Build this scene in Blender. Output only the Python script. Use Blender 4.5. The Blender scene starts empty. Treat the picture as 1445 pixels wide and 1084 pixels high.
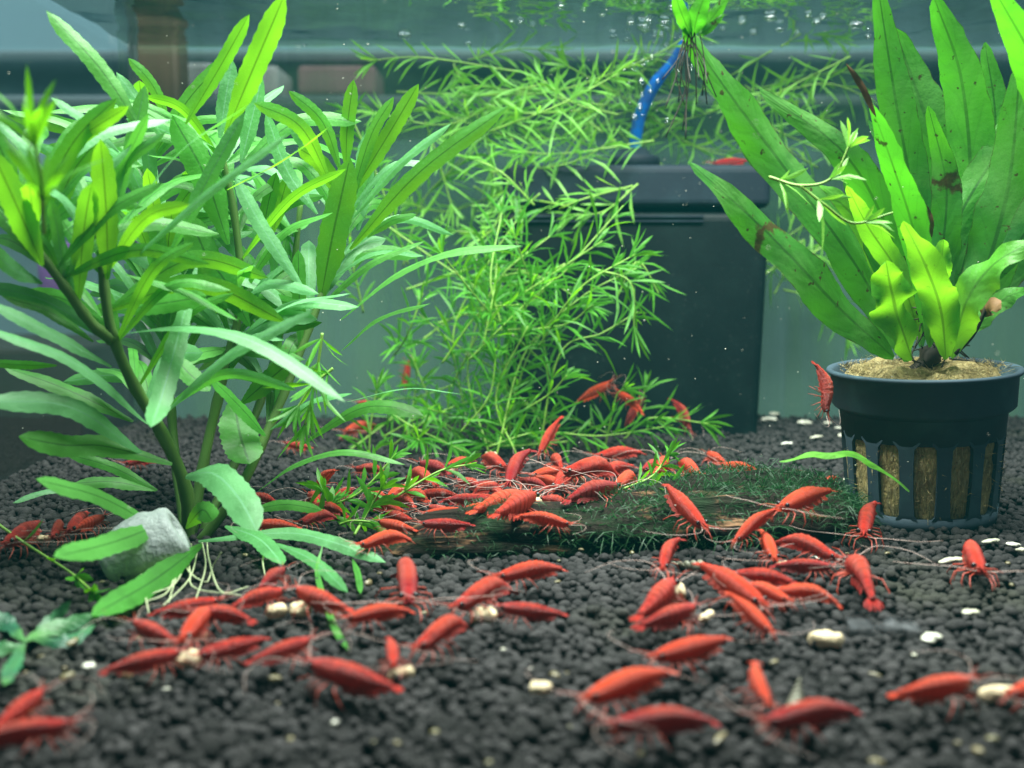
import bpy, math, random
import numpy as np
from mathutils import Vector, Matrix, noise

random.seed(7); np.random.seed(7)
S = bpy.context.scene
COL = S.collection
# ------------------------------------------------------------------ camera
F_PX, CX, CY = 1400.0, 722.5, 542.0          # focal length in photo pixels, photo centre
CAM_Z = 0.075
PITCH = math.atan((CY - 375.0) / F_PX)
cam = bpy.data.cameras.new('camera'); camo = bpy.data.objects.new('camera', cam); COL.objects.link(camo)
camo.location = (0, 0, CAM_Z); camo.rotation_euler = (math.pi / 2 - PITCH, 0, 0)
cam.sensor_width = 36; cam.lens = 36 * F_PX / 1445.0
cam.clip_start = 0.005; cam.clip_end = 50
cam.dof.use_dof = True; cam.dof.focus_distance = 0.295; cam.dof.aperture_fstop = 12.0
S.camera = camo
# ------------------------------------------------------------------ world and lamp
W = bpy.data.worlds.new('World'); S.world = W; W.use_nodes = True
bg = W.node_tree.nodes['Background']; bg.inputs[0].default_value = (0.62, 0.86, 0.92, 1); bg.inputs[1].default_value = 0.20
la = bpy.data.lights.new('tank_lamp', 'AREA'); la.shape = 'RECTANGLE'; la.size = 0.38; la.size_y = 0.11
la.energy = 6.9; la.color = (0.92, 1.0, 0.93)
lo = bpy.data.objects.new('tank_lamp', la); COL.objects.link(lo); lo.location = (0.03, 0.27, 0.325)
rl = bpy.data.lights.new('wall_fill', 'AREA'); rl.shape = 'RECTANGLE'; rl.size = 1.6; rl.size_y = 0.15; rl.energy = 9.0; rl.color = (0.80, 0.97, 1.0)   # added fill that brightens the wall behind, no lamp of the room
ro = bpy.data.objects.new('wall_fill', rl); COL.objects.link(ro); ro.location = (0, 0.72, 0.95); ro.rotation_euler = (math.radians(28), 0, 0)
S.view_settings.view_transform = 'Standard'; S.view_settings.look = 'None'
S.view_settings.exposure = 0.0; S.view_settings.gamma = 1.0; S.view_settings.use_curve_mapping = False
S.render.engine = 'CYCLES'
c = S.cycles
c.use_denoising = True; c.max_bounces = 6; c.diffuse_bounces = 3; c.glossy_bounces = 3
c.transmission_bounces = 4; c.transparent_max_bounces = 24; c.volume_bounces = 0
c.caustics_reflective = False; c.caustics_refractive = False; c.sample_clamp_indirect = 4.0

# ------------------------------------------------------------------ helpers
def ray(px, py):
    u = (px - CX) / F_PX; v = (CY - py) / F_PX
    return Vector((u, math.cos(PITCH) + v * math.sin(PITCH), v * math.cos(PITCH) - math.sin(PITCH)))
def P(px, py, Y):                      # photo pixel at world depth Y
    d = ray(px, py); return Vector((0, 0, CAM_Z)) + d * (Y / d.y)
def G(px, py, z=0.0):                  # photo pixel on a horizontal plane
    d = ray(px, py)
    if d.z > -0.02: d.z = -0.02
    return Vector((0, 0, CAM_Z)) + d * ((z - CAM_Z) / d.z)
def PS(px, py, Y, z=.0012):            # the same, but kept above the soil
    p = P(px, py, Y); return p if p.z >= z else G(px, py, z)
def R(a, b): return random.uniform(a, b)
def rnd_unit():
    while True:
        v = Vector((R(-1, 1), R(-1, 1), R(-1, 1)))
        if 0.05 < v.length < 1: return v.normalized()

class MB:
    def __init__(s): s.v = []; s.f = []; s.uv = []; s.m = []
    def add(s, V, Fc, uv=None, mat=0):
        o = len(s.v); s.v += [tuple(p) for p in V]; s.f += [tuple(i + o for i in q) for q in Fc]
        s.uv += list(uv) if uv is not None else [(0.5, 0.5)] * len(V); s.m += [mat] * len(Fc)
    def tube(s, pts, rad, n=6, mat=0, cap=True):
        pts = [Vector(p) for p in pts]; N = len(pts)
        if not hasattr(rad, '__len__'): rad = [rad] * N
        V = []; uv = []; prev = None
        for i, p in enumerate(pts):
            t = (pts[min(i + 1, N - 1)] - pts[max(i - 1, 0)])
            t = t.normalized() if t.length > 1e-9 else Vector((0, 0, 1))
            if prev is None:
                a = Vector((0, 0, 1)) if abs(t.z) < 0.9 else Vector((1, 0, 0)); prev = t.cross(a).normalized()
            prev = (prev - t * prev.dot(t)); prev = prev.normalized() if prev.length > 1e-6 else t.orthogonal().normalized()
            b = t.cross(prev)
            for k in range(n):
                a = 2 * math.pi * k / n
                V.append(p + (prev * math.cos(a) + b * math.sin(a)) * rad[i]); uv.append((k / n, i / (N - 1)))
        Fc = [(i * n + k, i * n + (k + 1) % n, (i + 1) * n + (k + 1) % n, (i + 1) * n + k) for i in range(N - 1) for k in range(n)]
        if cap: Fc += [tuple(range(n - 1, -1, -1)), tuple((N - 1) * n + k for k in range(n))]
        s.add(V, Fc, uv, mat)
    def lathe(s, prof, n=48, mat=0, closed=False):       # prof = [(r, z)...]
        V = [(r * math.cos(2 * math.pi * k / n), r * math.sin(2 * math.pi * k / n), z) for r, z in prof for k in range(n)]
        m = len(prof); Fc = []
        for i in range(m if closed else m - 1):
            j = (i + 1) % m
            Fc += [(i * n + k, i * n + (k + 1) % n, j * n + (k + 1) % n, j * n + k) for k in range(n)]
        s.add(V, Fc, None, mat)
    def box(s, c, h, mat=0):
        V = [(c[0] + h[0] * x, c[1] + h[1] * y, c[2] + h[2] * z) for x in (-1, 1) for y in (-1, 1) for z in (-1, 1)]
        s.add(V, [(0, 1, 3, 2), (4, 6, 7, 5), (0, 4, 5, 1), (2, 3, 7, 6), (0, 2, 6, 4), (1, 5, 7, 3)], None, mat)
    def build(s, name, mats, parent=None, smooth=True, mesh_only=False):
        me = bpy.data.meshes.new(name); me.from_pydata(s.v, [], s.f); me.update()
        ul = me.uv_layers.new(name='UVMap')
        idx = np.empty(len(me.loops), dtype=np.int32); me.loops.foreach_get('vertex_index', idx)
        ul.data.foreach_set('uv', np.array(s.uv, dtype=np.float32)[idx].ravel())
        for m in (mats if isinstance(mats, (list, tuple)) else [mats]): me.materials.append(m)
        if any(s.m): me.polygons.foreach_set('material_index', s.m)
        if smooth: me.polygons.foreach_set('use_smooth', [True] * len(me.polygons))
        if mesh_only: return me
        return obj(name, me, parent)
def obj(name, me, parent=None):
    o = bpy.data.objects.new(name, me); COL.objects.link(o)
    if parent is not None: o.parent = parent
    return o
def thing(name, label, cat, loc=(0, 0, 0), group=None):
    o = bpy.data.objects.new(name, None); COL.objects.link(o); o.location = loc; o.empty_display_size = 0.01
    tag(o, label, cat, group); return o
def tag(o, label, cat, group=None):
    o['label'] = label; o['category'] = cat
    if group: o['group'] = group
    return o
def kind(o, k): o['kind'] = k; return o
def rebase(root):                        # children built in world coordinates under a placed empty
    for ch in root.children: ch.matrix_parent_inverse = root.matrix_basis.inverted()
def bevel(o, w, seg=2):
    m = o.modifiers.new('bevel', 'BEVEL'); m.width = w; m.segments = seg; m.limit_method = 'ANGLE'; return o
def catmull(pts, n):
    pts = [Vector(p) for p in pts]
    if len(pts) == 2: return [pts[0].lerp(pts[1], i / (n - 1)) for i in range(n)]
    e = [pts[0] * 2 - pts[1]] + pts + [pts[-1] * 2 - pts[-2]]
    out = []
    for i in range(n):
        x = i / (n - 1) * (len(pts) - 1); k = min(int(x), len(pts) - 2); t = x - k
        a, b, c_, d = e[k], e[k + 1], e[k + 2], e[k + 3]
        out.append(0.5 * ((2 * b) + (c_ - a) * t + (2 * a - 5 * b + 4 * c_ - d) * t * t + (3 * b - a - 3 * c_ + d) * t ** 3))
    return out

# ------------------------------------------------------------------ materials
class NT:
    def __init__(s, name):
        s.mat = bpy.data.materials.new(name); s.mat.use_nodes = True; s.t = s.mat.node_tree; s.t.nodes.clear()
        s.out = s.n('OutputMaterial')
    def n(s, ty, **kw):
        nd = s.t.nodes.new('ShaderNode' + ty)
        for k, v in kw.items(): setattr(nd, k, v)
        return nd
    def l(s, a, b): s.t.links.new(a, b)
    def set(s, sock, v):
        if hasattr(v, 'is_linked') or hasattr(v, 'links'): s.l(v, sock)
        else: sock.default_value = (tuple(v) + (1,) if hasattr(v, '__len__') and len(v) == 3 and sock.type == 'RGBA' else v)
    def math(s, op, a, b=0.0, c_=None, clamp=False):
        nd = s.n('Math', operation=op, use_clamp=clamp); s.set(nd.inputs[0], a); s.set(nd.inputs[1], b)
        if c_ is not None: s.set(nd.inputs[2], c_)
        return nd.outputs[0]
    def mix(s, f, a, b, bt='MIX'):
        nd = s.n('Mix', data_type='RGBA', blend_type=bt); s.set(nd.inputs[0], f); s.set(nd.inputs[6], a); s.set(nd.inputs[7], b); return nd.outputs[2]
    def noise(s, scale, co=None, detail=3.0, rough=0.55, dist=0.0):
        nd = s.n('TexNoise'); nd.inputs['Scale'].default_value = scale; nd.inputs['Detail'].default_value = detail
        nd.inputs['Roughness'].default_value = rough; nd.inputs['Distortion'].default_value = dist
        if co is not None: s.l(co, nd.inputs['Vector'])
        return nd.outputs['Fac']
    def step(s, v, a, b):
        nd = s.n('MapRange', interpolation_type='SMOOTHSTEP'); s.set(nd.inputs[0], v)
        nd.inputs[1].default_value = a; nd.inputs[2].default_value = b; return nd.outputs[0]
    def co(s, which='Object'): return s.n('TexCoord').outputs[which]
    def scaled(s, co, sc):
        nd = s.n('Mapping'); s.l(co, nd.inputs[0]); nd.inputs['Scale'].default_value = sc; return nd.outputs[0]
    def bsdf(s, col, rough=0.5, spec=0.5, normal=None, **kw):
        b = s.n('BsdfPrincipled'); s.set(b.inputs['Base Color'], col); s.set(b.inputs['Roughness'], rough)
        b.inputs['Specular IOR Level'].default_value = spec
        for k, v in kw.items(): s.set(b.inputs[k.replace('_', ' ')], v)
        if normal is not None: s.l(normal, b.inputs['Normal'])
        return b.outputs[0]
    def bump(s, h, strength=0.4, dist=0.0005):
        nd = s.n('Bump'); nd.inputs['Strength'].default_value = strength; nd.inputs['Distance'].default_value = dist; s.l(h, nd.inputs['Height']); return nd.outputs[0]
    def mixsh(s, f, a, b):
        nd = s.n('MixShader'); s.set(nd.inputs[0], f); s.l(a, nd.inputs[1]); s.l(b, nd.inputs[2]); return nd.outputs[0]
    def done(s, sh): s.l(sh, s.out.inputs['Surface']); return s.mat

def simple(name, col, rough=0.6, spec=0.4, var=0.25, scale=300, bumpd=0.0):
    m = NT(name); co = m.co(); nz = m.noise(scale, co)
    cc = m.mix(m.math('MULTIPLY', nz, var * 2, clamp=True), col, [x * 0.45 for x in col])
    nm = m.bump(m.noise(scale * 2, co), 0.5, bumpd) if bumpd else None
    return m.done(m.bsdf(cc, rough, spec, nm))

def leaf_mat(name, base, pale, trans, veins=0.0, spots=0.0, tr=0.45, rough=0.38, ribdark=True, band=None, spec=.4):
    m = NT(name); uv = m.n('TexCoord').outputs['UV']; sx = m.n('SeparateXYZ'); m.l(uv, sx.inputs[0])
    u = m.math('ABSOLUTE', m.math('SUBTRACT', sx.outputs[0], 0.5)); t = sx.outputs[1]
    oi = m.n('ObjectInfo').outputs['Random']; co = m.co('Generated'); oc = m.co('Object')
    nz = m.noise(90, oc, 4)
    col = m.mix(m.math('MULTIPLY', oi, 0.75), base, pale)
    col = m.mix(m.step(nz, 0.45, 0.8), col, [x * 0.6 for x in base])
    rib = m.step(u, 0.05, 0.022)
    tcol = m.mix(m.math('MULTIPLY', oi, 0.6), trans, [trans[0] * 0.55, trans[1] * 0.8, trans[2]])
    ribc = [base[0] * 0.35, base[1] * 0.33, base[2] * 0.4] if ribdark else [pale[0] * 1.15, pale[1] * 1.1, pale[2] * 1.3]
    col = m.mix(m.math('MULTIPLY', rib, 0.65), col, ribc)
    tcol = m.mix(m.math('MULTIPLY', rib, 0.7), tcol, [trans[0] * 0.3, trans[1] * 0.3, trans[2] * 0.3])
    h = m.noise(900, oc, 2)
    if not spots:
        st_ = m.math('MULTIPLY', m.step(m.noise(65, oc, 5, .7), .66, .73), .6); col = m.mix(st_, col, (0.16, 0.15, 0.035)); tcol = m.mix(st_, tcol, (0.20, 0.16, 0.02))
        fn = m.math('MULTIPLY', m.step(m.noise(1400, oc, 2), .55, .75), .30); col = m.mix(fn, col, [x * 1.5 + .03 for x in pale])
    if veins:
        w = m.n('TexWave', wave_type='BANDS', bands_direction='Y'); w.inputs['Scale'].default_value = 3.2
        w.inputs['Distortion'].default_value = 6.0; w.inputs['Detail'].default_value = 1.0
        cx = m.n('CombineXYZ'); m.l(m.math('SUBTRACT', t, m.math('MULTIPLY', u, 0.22)), cx.inputs[1]); m.l(u, cx.inputs[0]); m.l(cx.outputs[0], w.inputs['Vector'])
        vs = m.step(w.outputs['Fac'], 0.12, 0.0)
        col = m.mix(m.math('MULTIPLY', vs, veins), col, [x * 0.4 for x in base]); tcol = m.mix(m.math('MULTIPLY', vs, veins), tcol, [x * 0.4 for x in trans])
        h = m.math('ADD', m.math('MULTIPLY', h, 0.3), m.math('MULTIPLY', w.outputs['Fac'], 0.25))
    if spots:
        sp = m.step(m.noise(420, oc, 2), 0.66, 0.73); big = m.step(m.noise(70, oc, 5, 0.7), 0.65, 0.70)
        sp = m.math('MAXIMUM', sp, big)
        edge = m.step(m.math('ADD', u, m.math('MULTIPLY', m.noise(160, oc, 4, 0.7), 0.14)), 0.545, 0.58); sp = m.math('MAXIMUM', sp, m.math('MULTIPLY', edge, .8))
        if band:
            tt = m.math('ADD', t, m.math('MULTIPLY', m.math('SUBTRACT', m.noise(120, oc, 5), .5), .34))
            sp = m.math('MAXIMUM', sp, m.math('MULTIPLY', m.step(tt, band[0], band[0] + .03), m.step(tt, band[1] + .03, band[1])))
        sp = m.math('MULTIPLY', sp, spots)
        pt = m.step(m.noise(38, oc, 3, .6, .8), .40, .66)
        col = m.mix(m.math('MULTIPLY', pt, .55), col, (0.13, 0.34, 0.07)); tcol = m.mix(m.math('MULTIPLY', pt, .5), tcol, [trans[0] * .4, trans[1] * .5, trans[2]])
        h = m.math('ADD', h, m.math('MULTIPLY', m.noise(240, oc, 3), 1.2))
        col = m.mix(sp, col, (0.07, 0.035, 0.012)); tcol = m.mix(sp, tcol, (0.02, 0.012, 0.004))
    p = m.bsdf(col, m.math('ADD', rough, m.math('MULTIPLY', nz, 0.15)), spec, m.bump(h, 0.30 if spots else 0.28, 0.0008 if spots else 0.0004))
    tl = m.n('BsdfTranslucent'); m.l(tcol, tl.inputs[0])
    return m.done(m.mixsh(tr, p, tl.outputs[0]))

M = {}
M['stemleaf'] = leaf_mat('stem_plant_leaf', (0.045, 0.23, 0.022), (0.11, 0.36, 0.07), (0.28, 0.70, 0.015), spec=.35)
M['stemleaf_sheen'] = leaf_mat('stem_plant_leaf_sheen', (0.075, 0.29, 0.075), (0.17, 0.44, 0.19), (0.18, 0.60, 0.04), tr=0.38, spec=.5, rough=0.42, ribdark=False)  # lamp sheen on upper leaf faces painted as a paler green
M['fern'] = leaf_mat('fern_leaf', (0.018, 0.12, 0.020), (0.085, 0.34, 0.030), (0.13, 0.56, 0.012), veins=0.16, spots=0.85, tr=0.42)
M['fernworn'] = leaf_mat('fern_leaf_worn', (0.018, 0.12, 0.020), (0.085, 0.34, 0.030), (0.13, 0.56, 0.012), veins=0.16, spots=0.9, tr=0.42, band=(.62, .675))
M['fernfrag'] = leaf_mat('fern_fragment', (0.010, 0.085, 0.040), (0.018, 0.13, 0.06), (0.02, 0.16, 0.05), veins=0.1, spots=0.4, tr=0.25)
M['fernyoung'] = leaf_mat('fern_leaf_young', (0.10, 0.40, 0.03), (0.16, 0.48, 0.04), (0.35, 0.85, 0.02), veins=0.12, spots=0.3, tr=0.45)
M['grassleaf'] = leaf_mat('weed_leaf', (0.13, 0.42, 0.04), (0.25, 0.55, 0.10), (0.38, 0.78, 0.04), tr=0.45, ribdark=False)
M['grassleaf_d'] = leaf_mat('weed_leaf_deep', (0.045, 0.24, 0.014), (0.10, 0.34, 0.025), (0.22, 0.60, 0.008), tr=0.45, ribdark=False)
M['browntip'] = simple('withered_leaf', (0.30, 0.15, 0.06), 0.7, var=0.5, scale=500)
M['stem'] = simple('stem_brown_green', (0.09, 0.19, 0.035), 0.5, var=0.4, scale=120)
M['gstem'] = simple('weed_stem', (0.22, 0.42, 0.06), 0.5, var=0.3)
M['root'] = simple('pale_root', (0.46, 0.52, 0.30), 0.5, var=0.2)
M['darkroot'] = simple('dark_root', (0.03, 0.022, 0.012), 0.7, var=0.3)

def shrimp_mat(name, base, hi, lo_):
    m = NT(name); oc = m.co('Object'); oi = m.n('ObjectInfo').outputs['Random']
    nz = m.noise(16, oc, 4, 0.65); fine = m.noise(70, oc, 3, 0.6)
    col = m.mix(m.step(nz, 0.35, 0.7), base, lo_)
    col = m.mix(m.step(oi, .35, 1.0), col, hi); col = m.mix(m.math('MULTIPLY', m.step(oi, .30, .0), .75), col, (0.30, 0.010, 0.022))
    col = m.mix(m.math('MULTIPLY', m.step(fine, 0.60, 0.75), 0.40), col, (0.72, 0.20, 0.12))
    sx = m.n('SeparateXYZ'); m.l(oc, sx.inputs[0]); su = m.n('SeparateXYZ'); m.l(m.co('UV'), su.inputs[0])
    fr = m.math('FRACT', m.math('DIVIDE', m.math('SUBTRACT', su.outputs[1], .42), .095)); ln = m.math('MULTIPLY', m.step(fr, .22, .0), m.step(su.outputs[1], .40, .43))
    col = m.mix(m.math('MULTIPLY', ln, .6), col, (0.16, 0.008, 0.006))
    rid = m.step(sx.outputs[2], 0.045, 0.085)
    col = m.mix(m.math('MULTIPLY', rid, 0.22), col, (0.70, 0.18, 0.09))
    p = m.bsdf(col, 0.36, 0.45, m.bump(m.math('ADD', fine, m.noise(220, oc, 3)), 0.5, 0.008))
    tl = m.n('BsdfTranslucent'); m.l(col, tl.inputs[0])
    return m.done(m.mixsh(0.26, p, tl.outputs[0]))
M['shrimp'] = shrimp_mat('shrimp_shell', (0.60, 0.034, 0.020), (0.70, 0.070, 0.024), (0.26, 0.012, 0.010))
M['shrimpleg'] = simple('shrimp_limbs', (0.42, 0.06, 0.035), 0.4, var=0.3, scale=30)
M['eye'] = simple('shrimp_eye', (0.012, 0.008, 0.01), 0.15, 0.6, var=0.1)
M['feeler'] = simple('shrimp_feeler', (0.62, 0.45, 0.40), 0.4, var=0.1)
def soil_mat():
    m = NT('soil_granule'); g = m.n('NewGeometry'); ri = g.outputs['Random Per Island']; oc = m.co('Object'); oi = m.n('ObjectInfo').outputs['Random']
    r2 = m.math('FRACT', m.math('ADD', ri, oi))
    col = m.mix(r2, (0.0095, 0.0088, 0.0088), (0.034, 0.0315, 0.0315))
    col = m.mix(m.step(m.noise(14, oc, 3), 0.52, 0.75), col, (0.026, 0.027, 0.018))
    col = m.mix(m.math('MULTIPLY', m.step(m.noise(900, oc, 3), 0.55, 0.8), 0.5), col, (0.055, 0.054, 0.053))
    return m.done(m.bsdf(col, 0.85, 0.25, m.bump(m.noise(1600, oc, 3), 0.8, 0.0004)))
M['soil'] = soil_mat()
def pellet_mat():
    m = NT('food_pellet'); oc = m.co(); nz = m.noise(600, oc, 4)
    return m.done(m.bsdf(m.mix(nz, (0.70, 0.60, 0.40), (0.50, 0.38, 0.22)), 0.8, 0.2, m.bump(nz, 0.9, 0.0008)))
M['pellet'] = pellet_mat()
def chip_mat(name, a, b):
    m = NT(name); oc = m.co(); oi = m.n('ObjectInfo').outputs['Random']
    return m.done(m.bsdf(m.mix(m.math('ADD', m.math('MULTIPLY', m.noise(350, oc), 0.5), m.math('MULTIPLY', oi, 0.5)), a, b), 0.35, 0.5, m.bump(m.noise(800, oc), 0.5, 0.0004)))
M['chip'] = chip_mat('shell_chip', (0.66, 0.66, 0.60), (0.34, 0.32, 0.20))
M['debris'] = chip_mat('husk_debris', (0.10, 0.095, 0.035), (0.17, 0.13, 0.07))
def plastic(name, col, rough=0.45):
    m = NT(name); oc = m.co(); nz = m.noise(60, oc, 5, 0.6); f = m.noise(700, oc, 2)
    cc = m.mix(m.step(nz, 0.45, 0.8), col, [col[0] * 1.5 + 0.001, col[1] * 1.8 + 0.003, col[2] * 1.6 + 0.002])
    cc = m.mix(m.math('MULTIPLY', m.step(f, 0.66, 0.74), 0.2), cc, (0.08, 0.10, 0.09))
    return m.done(m.bsdf(cc, m.math('ADD', rough, m.math('MULTIPLY', nz, 0.25)), 0.18, m.bump(f, 0.15, 0.0003)))
M['filter'] = plastic('filter_black_plastic', (0.001, 0.004, 0.005))
M['lid'] = plastic('filter_veil_plastic', (0.009, 0.015, 0.024), 0.5)  # lighter tint paints the glass reflection over the filter top, shared by nozzle
M['pot'] = plastic('pot_plastic', (0.042, 0.066, 0.086), 0.5)
def wool_mat():
    m = NT('rock_wool'); oc = m.co(); nz = m.noise(140, oc, 5, 0.7, 1.5); f = m.noise(1, m.scaled(oc, (1500, 1500, 300)), 3, 0.6, 1.0)
    cc = m.mix(m.step(nz, 0.35, 0.7), (0.60, 0.46, 0.19), (0.24, 0.17, 0.07)); cc = m.mix(m.math('MULTIPLY', m.step(f, .4, .75), 0.8), cc, (0.75, 0.64, 0.34))
    return m.done(m.bsdf(cc, 0.9, 0.1, m.bump(f, 1.0, 0.003)))
M['wool'] = wool_mat()
def wood_mat():
    m = NT('driftwood'); oc = m.co(); g = m.noise(1, m.scaled(oc, (40, 500, 500)), 5, 0.65, 0.8); nz = m.noise(45, oc, 4, 0.6, 0.5); n3 = m.noise(60, m.scaled(oc, (1, 3, 3)), 4, 0.6)
    cc = m.mix(g, (0.004, 0.0035, 0.003), (0.028, 0.019, 0.013))
    cc = m.mix(m.math('MULTIPLY', m.step(n3, 0.54, 0.64), m.step(g, 0.42, 0.58)), cc, (0.24, 0.13, 0.07))
    cc = m.mix(m.math('MULTIPLY', m.step(nz, 0.46, 0.62), 0.75), cc, (0.010, 0.028, 0.010))
    return m.done(m.bsdf(cc, 0.85, 0.12, m.bump(g, 1.0, 0.002)))
M['wood'] = wood_mat()
M['moss'] = leaf_mat('hair_moss', (0.012, 0.055, 0.018), (0.030, 0.10, 0.035), (0.03, 0.15, 0.03), tr=0.3)
def glass_mat(name, refl=1.0, film=None):
    m = NT(name); fr = m.n('Fresnel'); bf = m.n('NewGeometry').outputs['Backfacing']
    m.l(m.math('SUBTRACT', 1.45, m.math('MULTIPLY', bf, 1.45 - 1 / 1.45)), fr.inputs[0])
    tr = m.n('BsdfTransparent'); gl = m.n('BsdfGlossy'); gl.inputs['Roughness'].default_value = 0.02
    sh = m.mixsh(m.math('MULTIPLY', fr.outputs[0], refl), tr.outputs[0], gl.outputs[0])
    if film:
        oc = m.co(); st = m.noise(1, m.scaled(oc, (70, 1, 6)), 4, 0.6, 0.6); bl = m.noise(14, oc, 3)
        sx = m.n('SeparateXYZ'); m.l(oc, sx.inputs[0])
        a = m.math('MULTIPLY', m.math('ADD', m.math('MULTIPLY', st, 0.9), m.math('MULTIPLY', bl, 0.5)), film)
        d = m.n('BsdfDiffuse'); m.set(d.inputs[0], m.mix(st, (0.035, 0.10, 0.06), (0.12, 0.22, 0.14)))
        sh = m.mixsh(m.math('MULTIPLY', a, m.step(sx.outputs[2], 0.125, 0.05), clamp=True), sh, d.outputs[0])
    return m.done(sh)
M['glass'] = glass_mat('clear_glass')
M['glass_back'] = glass_mat('algae_glass', 1.0, 0.75)
M['seam'] = simple('silicone_seam', (0.34, 0.40, 0.36), 0.4, var=0.5, scale=60)
def water_mat():
    m = NT('water_surface'); fr = m.n('Fresnel'); fr.inputs[0].default_value = 1.33
    nm = m.bump(m.noise(60, m.co(), 2), 0.25, 0.002); m.l(nm, fr.inputs[1])
    tr = m.n('BsdfTransparent'); gl = m.n('BsdfGlossy'); gl.inputs['Roughness'].default_value = 0.03; m.l(nm, gl.inputs['Normal'])
    gl.inputs[0].default_value = (0.9, 0.97, 0.95, 1)
    return m.done(m.mixsh(fr.outputs[0], tr.outputs[0], gl.outputs[0]))
M['water'] = water_mat()
def bubble_mat():
    m = NT('air_bubble'); lw = m.n('LayerWeight'); lw.inputs[0].default_value = 0.35
    tr = m.n('BsdfTransparent'); gl = m.n('BsdfGlossy'); gl.inputs['Roughness'].default_value = 0.05
    return m.done(m.mixsh(m.math('ADD', m.math('MULTIPLY', lw.outputs['Facing'], 0.8), 0.18, clamp=True), tr.outputs[0], gl.outputs[0]))
M['bubble'] = bubble_mat()
def tube_mat():
    m = NT('blue_tube'); oc = m.co(); st = m.step(m.noise(1, m.scaled(oc, (120, 120, 160)), 3), 0.42, 0.56)
    p = m.bsdf(m.mix(st, (0.01, 0.20, 0.75), (0.03, 0.10, 0.32)), 0.15, 0.7); tl = m.n('BsdfTranslucent'); tl.inputs[0].default_value = (0.05, 0.4, 1.0, 1)
    return m.done(m.mixsh(0.35, p, tl.outputs[0]))
M['tube'] = tube_mat()
M['wall'] = simple('room_wall', (0.46, 0.68, 0.74), 0.8, var=0.3, scale=3)  # brighter teal paints the misty veil into the wall colour
M['boxwhite'] = simple('white_card', (0.85, 0.85, 0.80), 0.6, var=0.1, scale=8)
M['boxbeige'] = simple('beige_card', (0.55, 0.38, 0.22), 0.6, var=0.2, scale=8)
M['boxpink'] = simple('pink_card', (0.55, 0.30, 0.30), 0.6, var=0.2, scale=8)
M['shelf'] = simple('grey_shelf', (0.30, 0.38, 0.40), 0.6, var=0.3, scale=10)
M['post'] = simple('brown_post', (0.16, 0.10, 0.05), 0.6, var=0.6, scale=18)
M['purple'] = simple('purple_plastic', (0.42, 0.16, 0.62), 0.4, var=0.2, scale=10)
M['ceramic'] = simple('pale_ceramic', (0.46, 0.52, 0.50), 0.5, var=0.6, scale=220, bumpd=0.0012)
M['snail'] = simple('snail_shell', (0.26, 0.25, 0.18), 0.4, var=0.7, scale=260)
def smear_mat():
    m = NT('smudge_wisp'); uv = m.co('UV'); sx = m.n('SeparateXYZ'); m.l(uv, sx.inputs[0])
    def gauss(cx, cy, rx, ry):
        a = m.math('POWER', m.math('DIVIDE', m.math('SUBTRACT', sx.outputs[0], cx), rx), 2.0); b = m.math('POWER', m.math('DIVIDE', m.math('SUBTRACT', sx.outputs[1], cy), ry), 2.0)
        return m.math('SUBTRACT', 1.0, m.math('ADD', a, b), clamp=True)
    body = m.math('MAXIMUM', m.math('MAXIMUM', gauss(.28, .28, .24, .30), gauss(.34, .65, .15, .35)), gauss(.72, .24, .30, .18))
    nz = m.noise(9, uv, 5, 0.65)
    a = m.math('MULTIPLY', m.math('MULTIPLY', m.step(body, 0.0, 0.6), m.step(m.math('ADD', nz, m.math('MULTIPLY', body, .25)), 0.40, 0.58)), 0.65)
    tr = m.n('BsdfTransparent'); d = m.n('BsdfDiffuse'); d.inputs[0].default_value = (0.24, 0.25, 0.26, 1)
    return m.done(m.mixsh(a, tr.outputs[0], d.outputs[0]))
M['smear'] = smear_mat()

# ------------------------------------------------------------------ the tank
XL, XR, YF, YB, WZ = -0.184, 0.262, 0.122, 0.493, 0.179
def box_obj(name, c_, h, mat, parent=None, bv=0.0):
    m = MB(); m.box((0, 0, 0), h); o = m.build(name, mat, parent, smooth=False); o.location = c_
    if bv: bevel(o, bv)
    return o
tank = thing('aquarium_tank', 'clear glass aquarium walls with silicone corner seams around the plants', 'aquarium', ((XL + XR) / 2, (YF + YB) / 2, -0.03))
xm, ym, H = (XL + XR) / 2, (YF + YB) / 2, 0.115
box_obj('back_pane', (xm, YB, H - 0.03), ((XR - XL) / 2 + 0.005, 0.0015, H), M['glass_back'], tank)
for x in (XL, XR):
    box_obj('side_pane', (x, ym, H - 0.03), (0.0015, (YB - YF) / 2 - 0.003, H), M['glass'], tank)
    for y in (YB - 0.004,):
        m = MB(); m.tube([(x + (0.003 if x < 0 else -0.003), y, z) for z in (-0.02, 0.03, 0.08, 0.13, 0.19)], [0.0022, 0.0026, 0.002, 0.0027, 0.0022], 8); m.build('silicone_seam', M['seam'], tank)
box_obj('base_pane', (xm, ym, -0.028), ((XR - XL) / 2 - 0.002, (YB - YF) / 2 - 0.002, 0.0015), M['glass'], tank)
bpy.context.view_layer.update(); rebase(tank)
# water surface seen from below
m = MB(); nx, ny = 90, 70
V = []; 
for j in range(ny + 1):
    for i in range(nx + 1):
        x = XL + 0.002 + (XR - XL - 0.004) * i / nx; y = YF + 0.002 + (YB - YF - 0.004) * j / ny
        V.append((x, y, WZ + 0.0012 * noise.noise((x * 30, y * 30, 0)) + 0.0006 * noise.noise((x * 90, y * 90, 3))))
m.add(V, [(j * (nx + 1) + i, j * (nx + 1) + i + 1, (j + 1) * (nx + 1) + i + 1, (j + 1) * (nx + 1) + i) for j in range(ny) for i in range(nx)])
kind(m.build('water', M['water']), 'structure')
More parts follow.
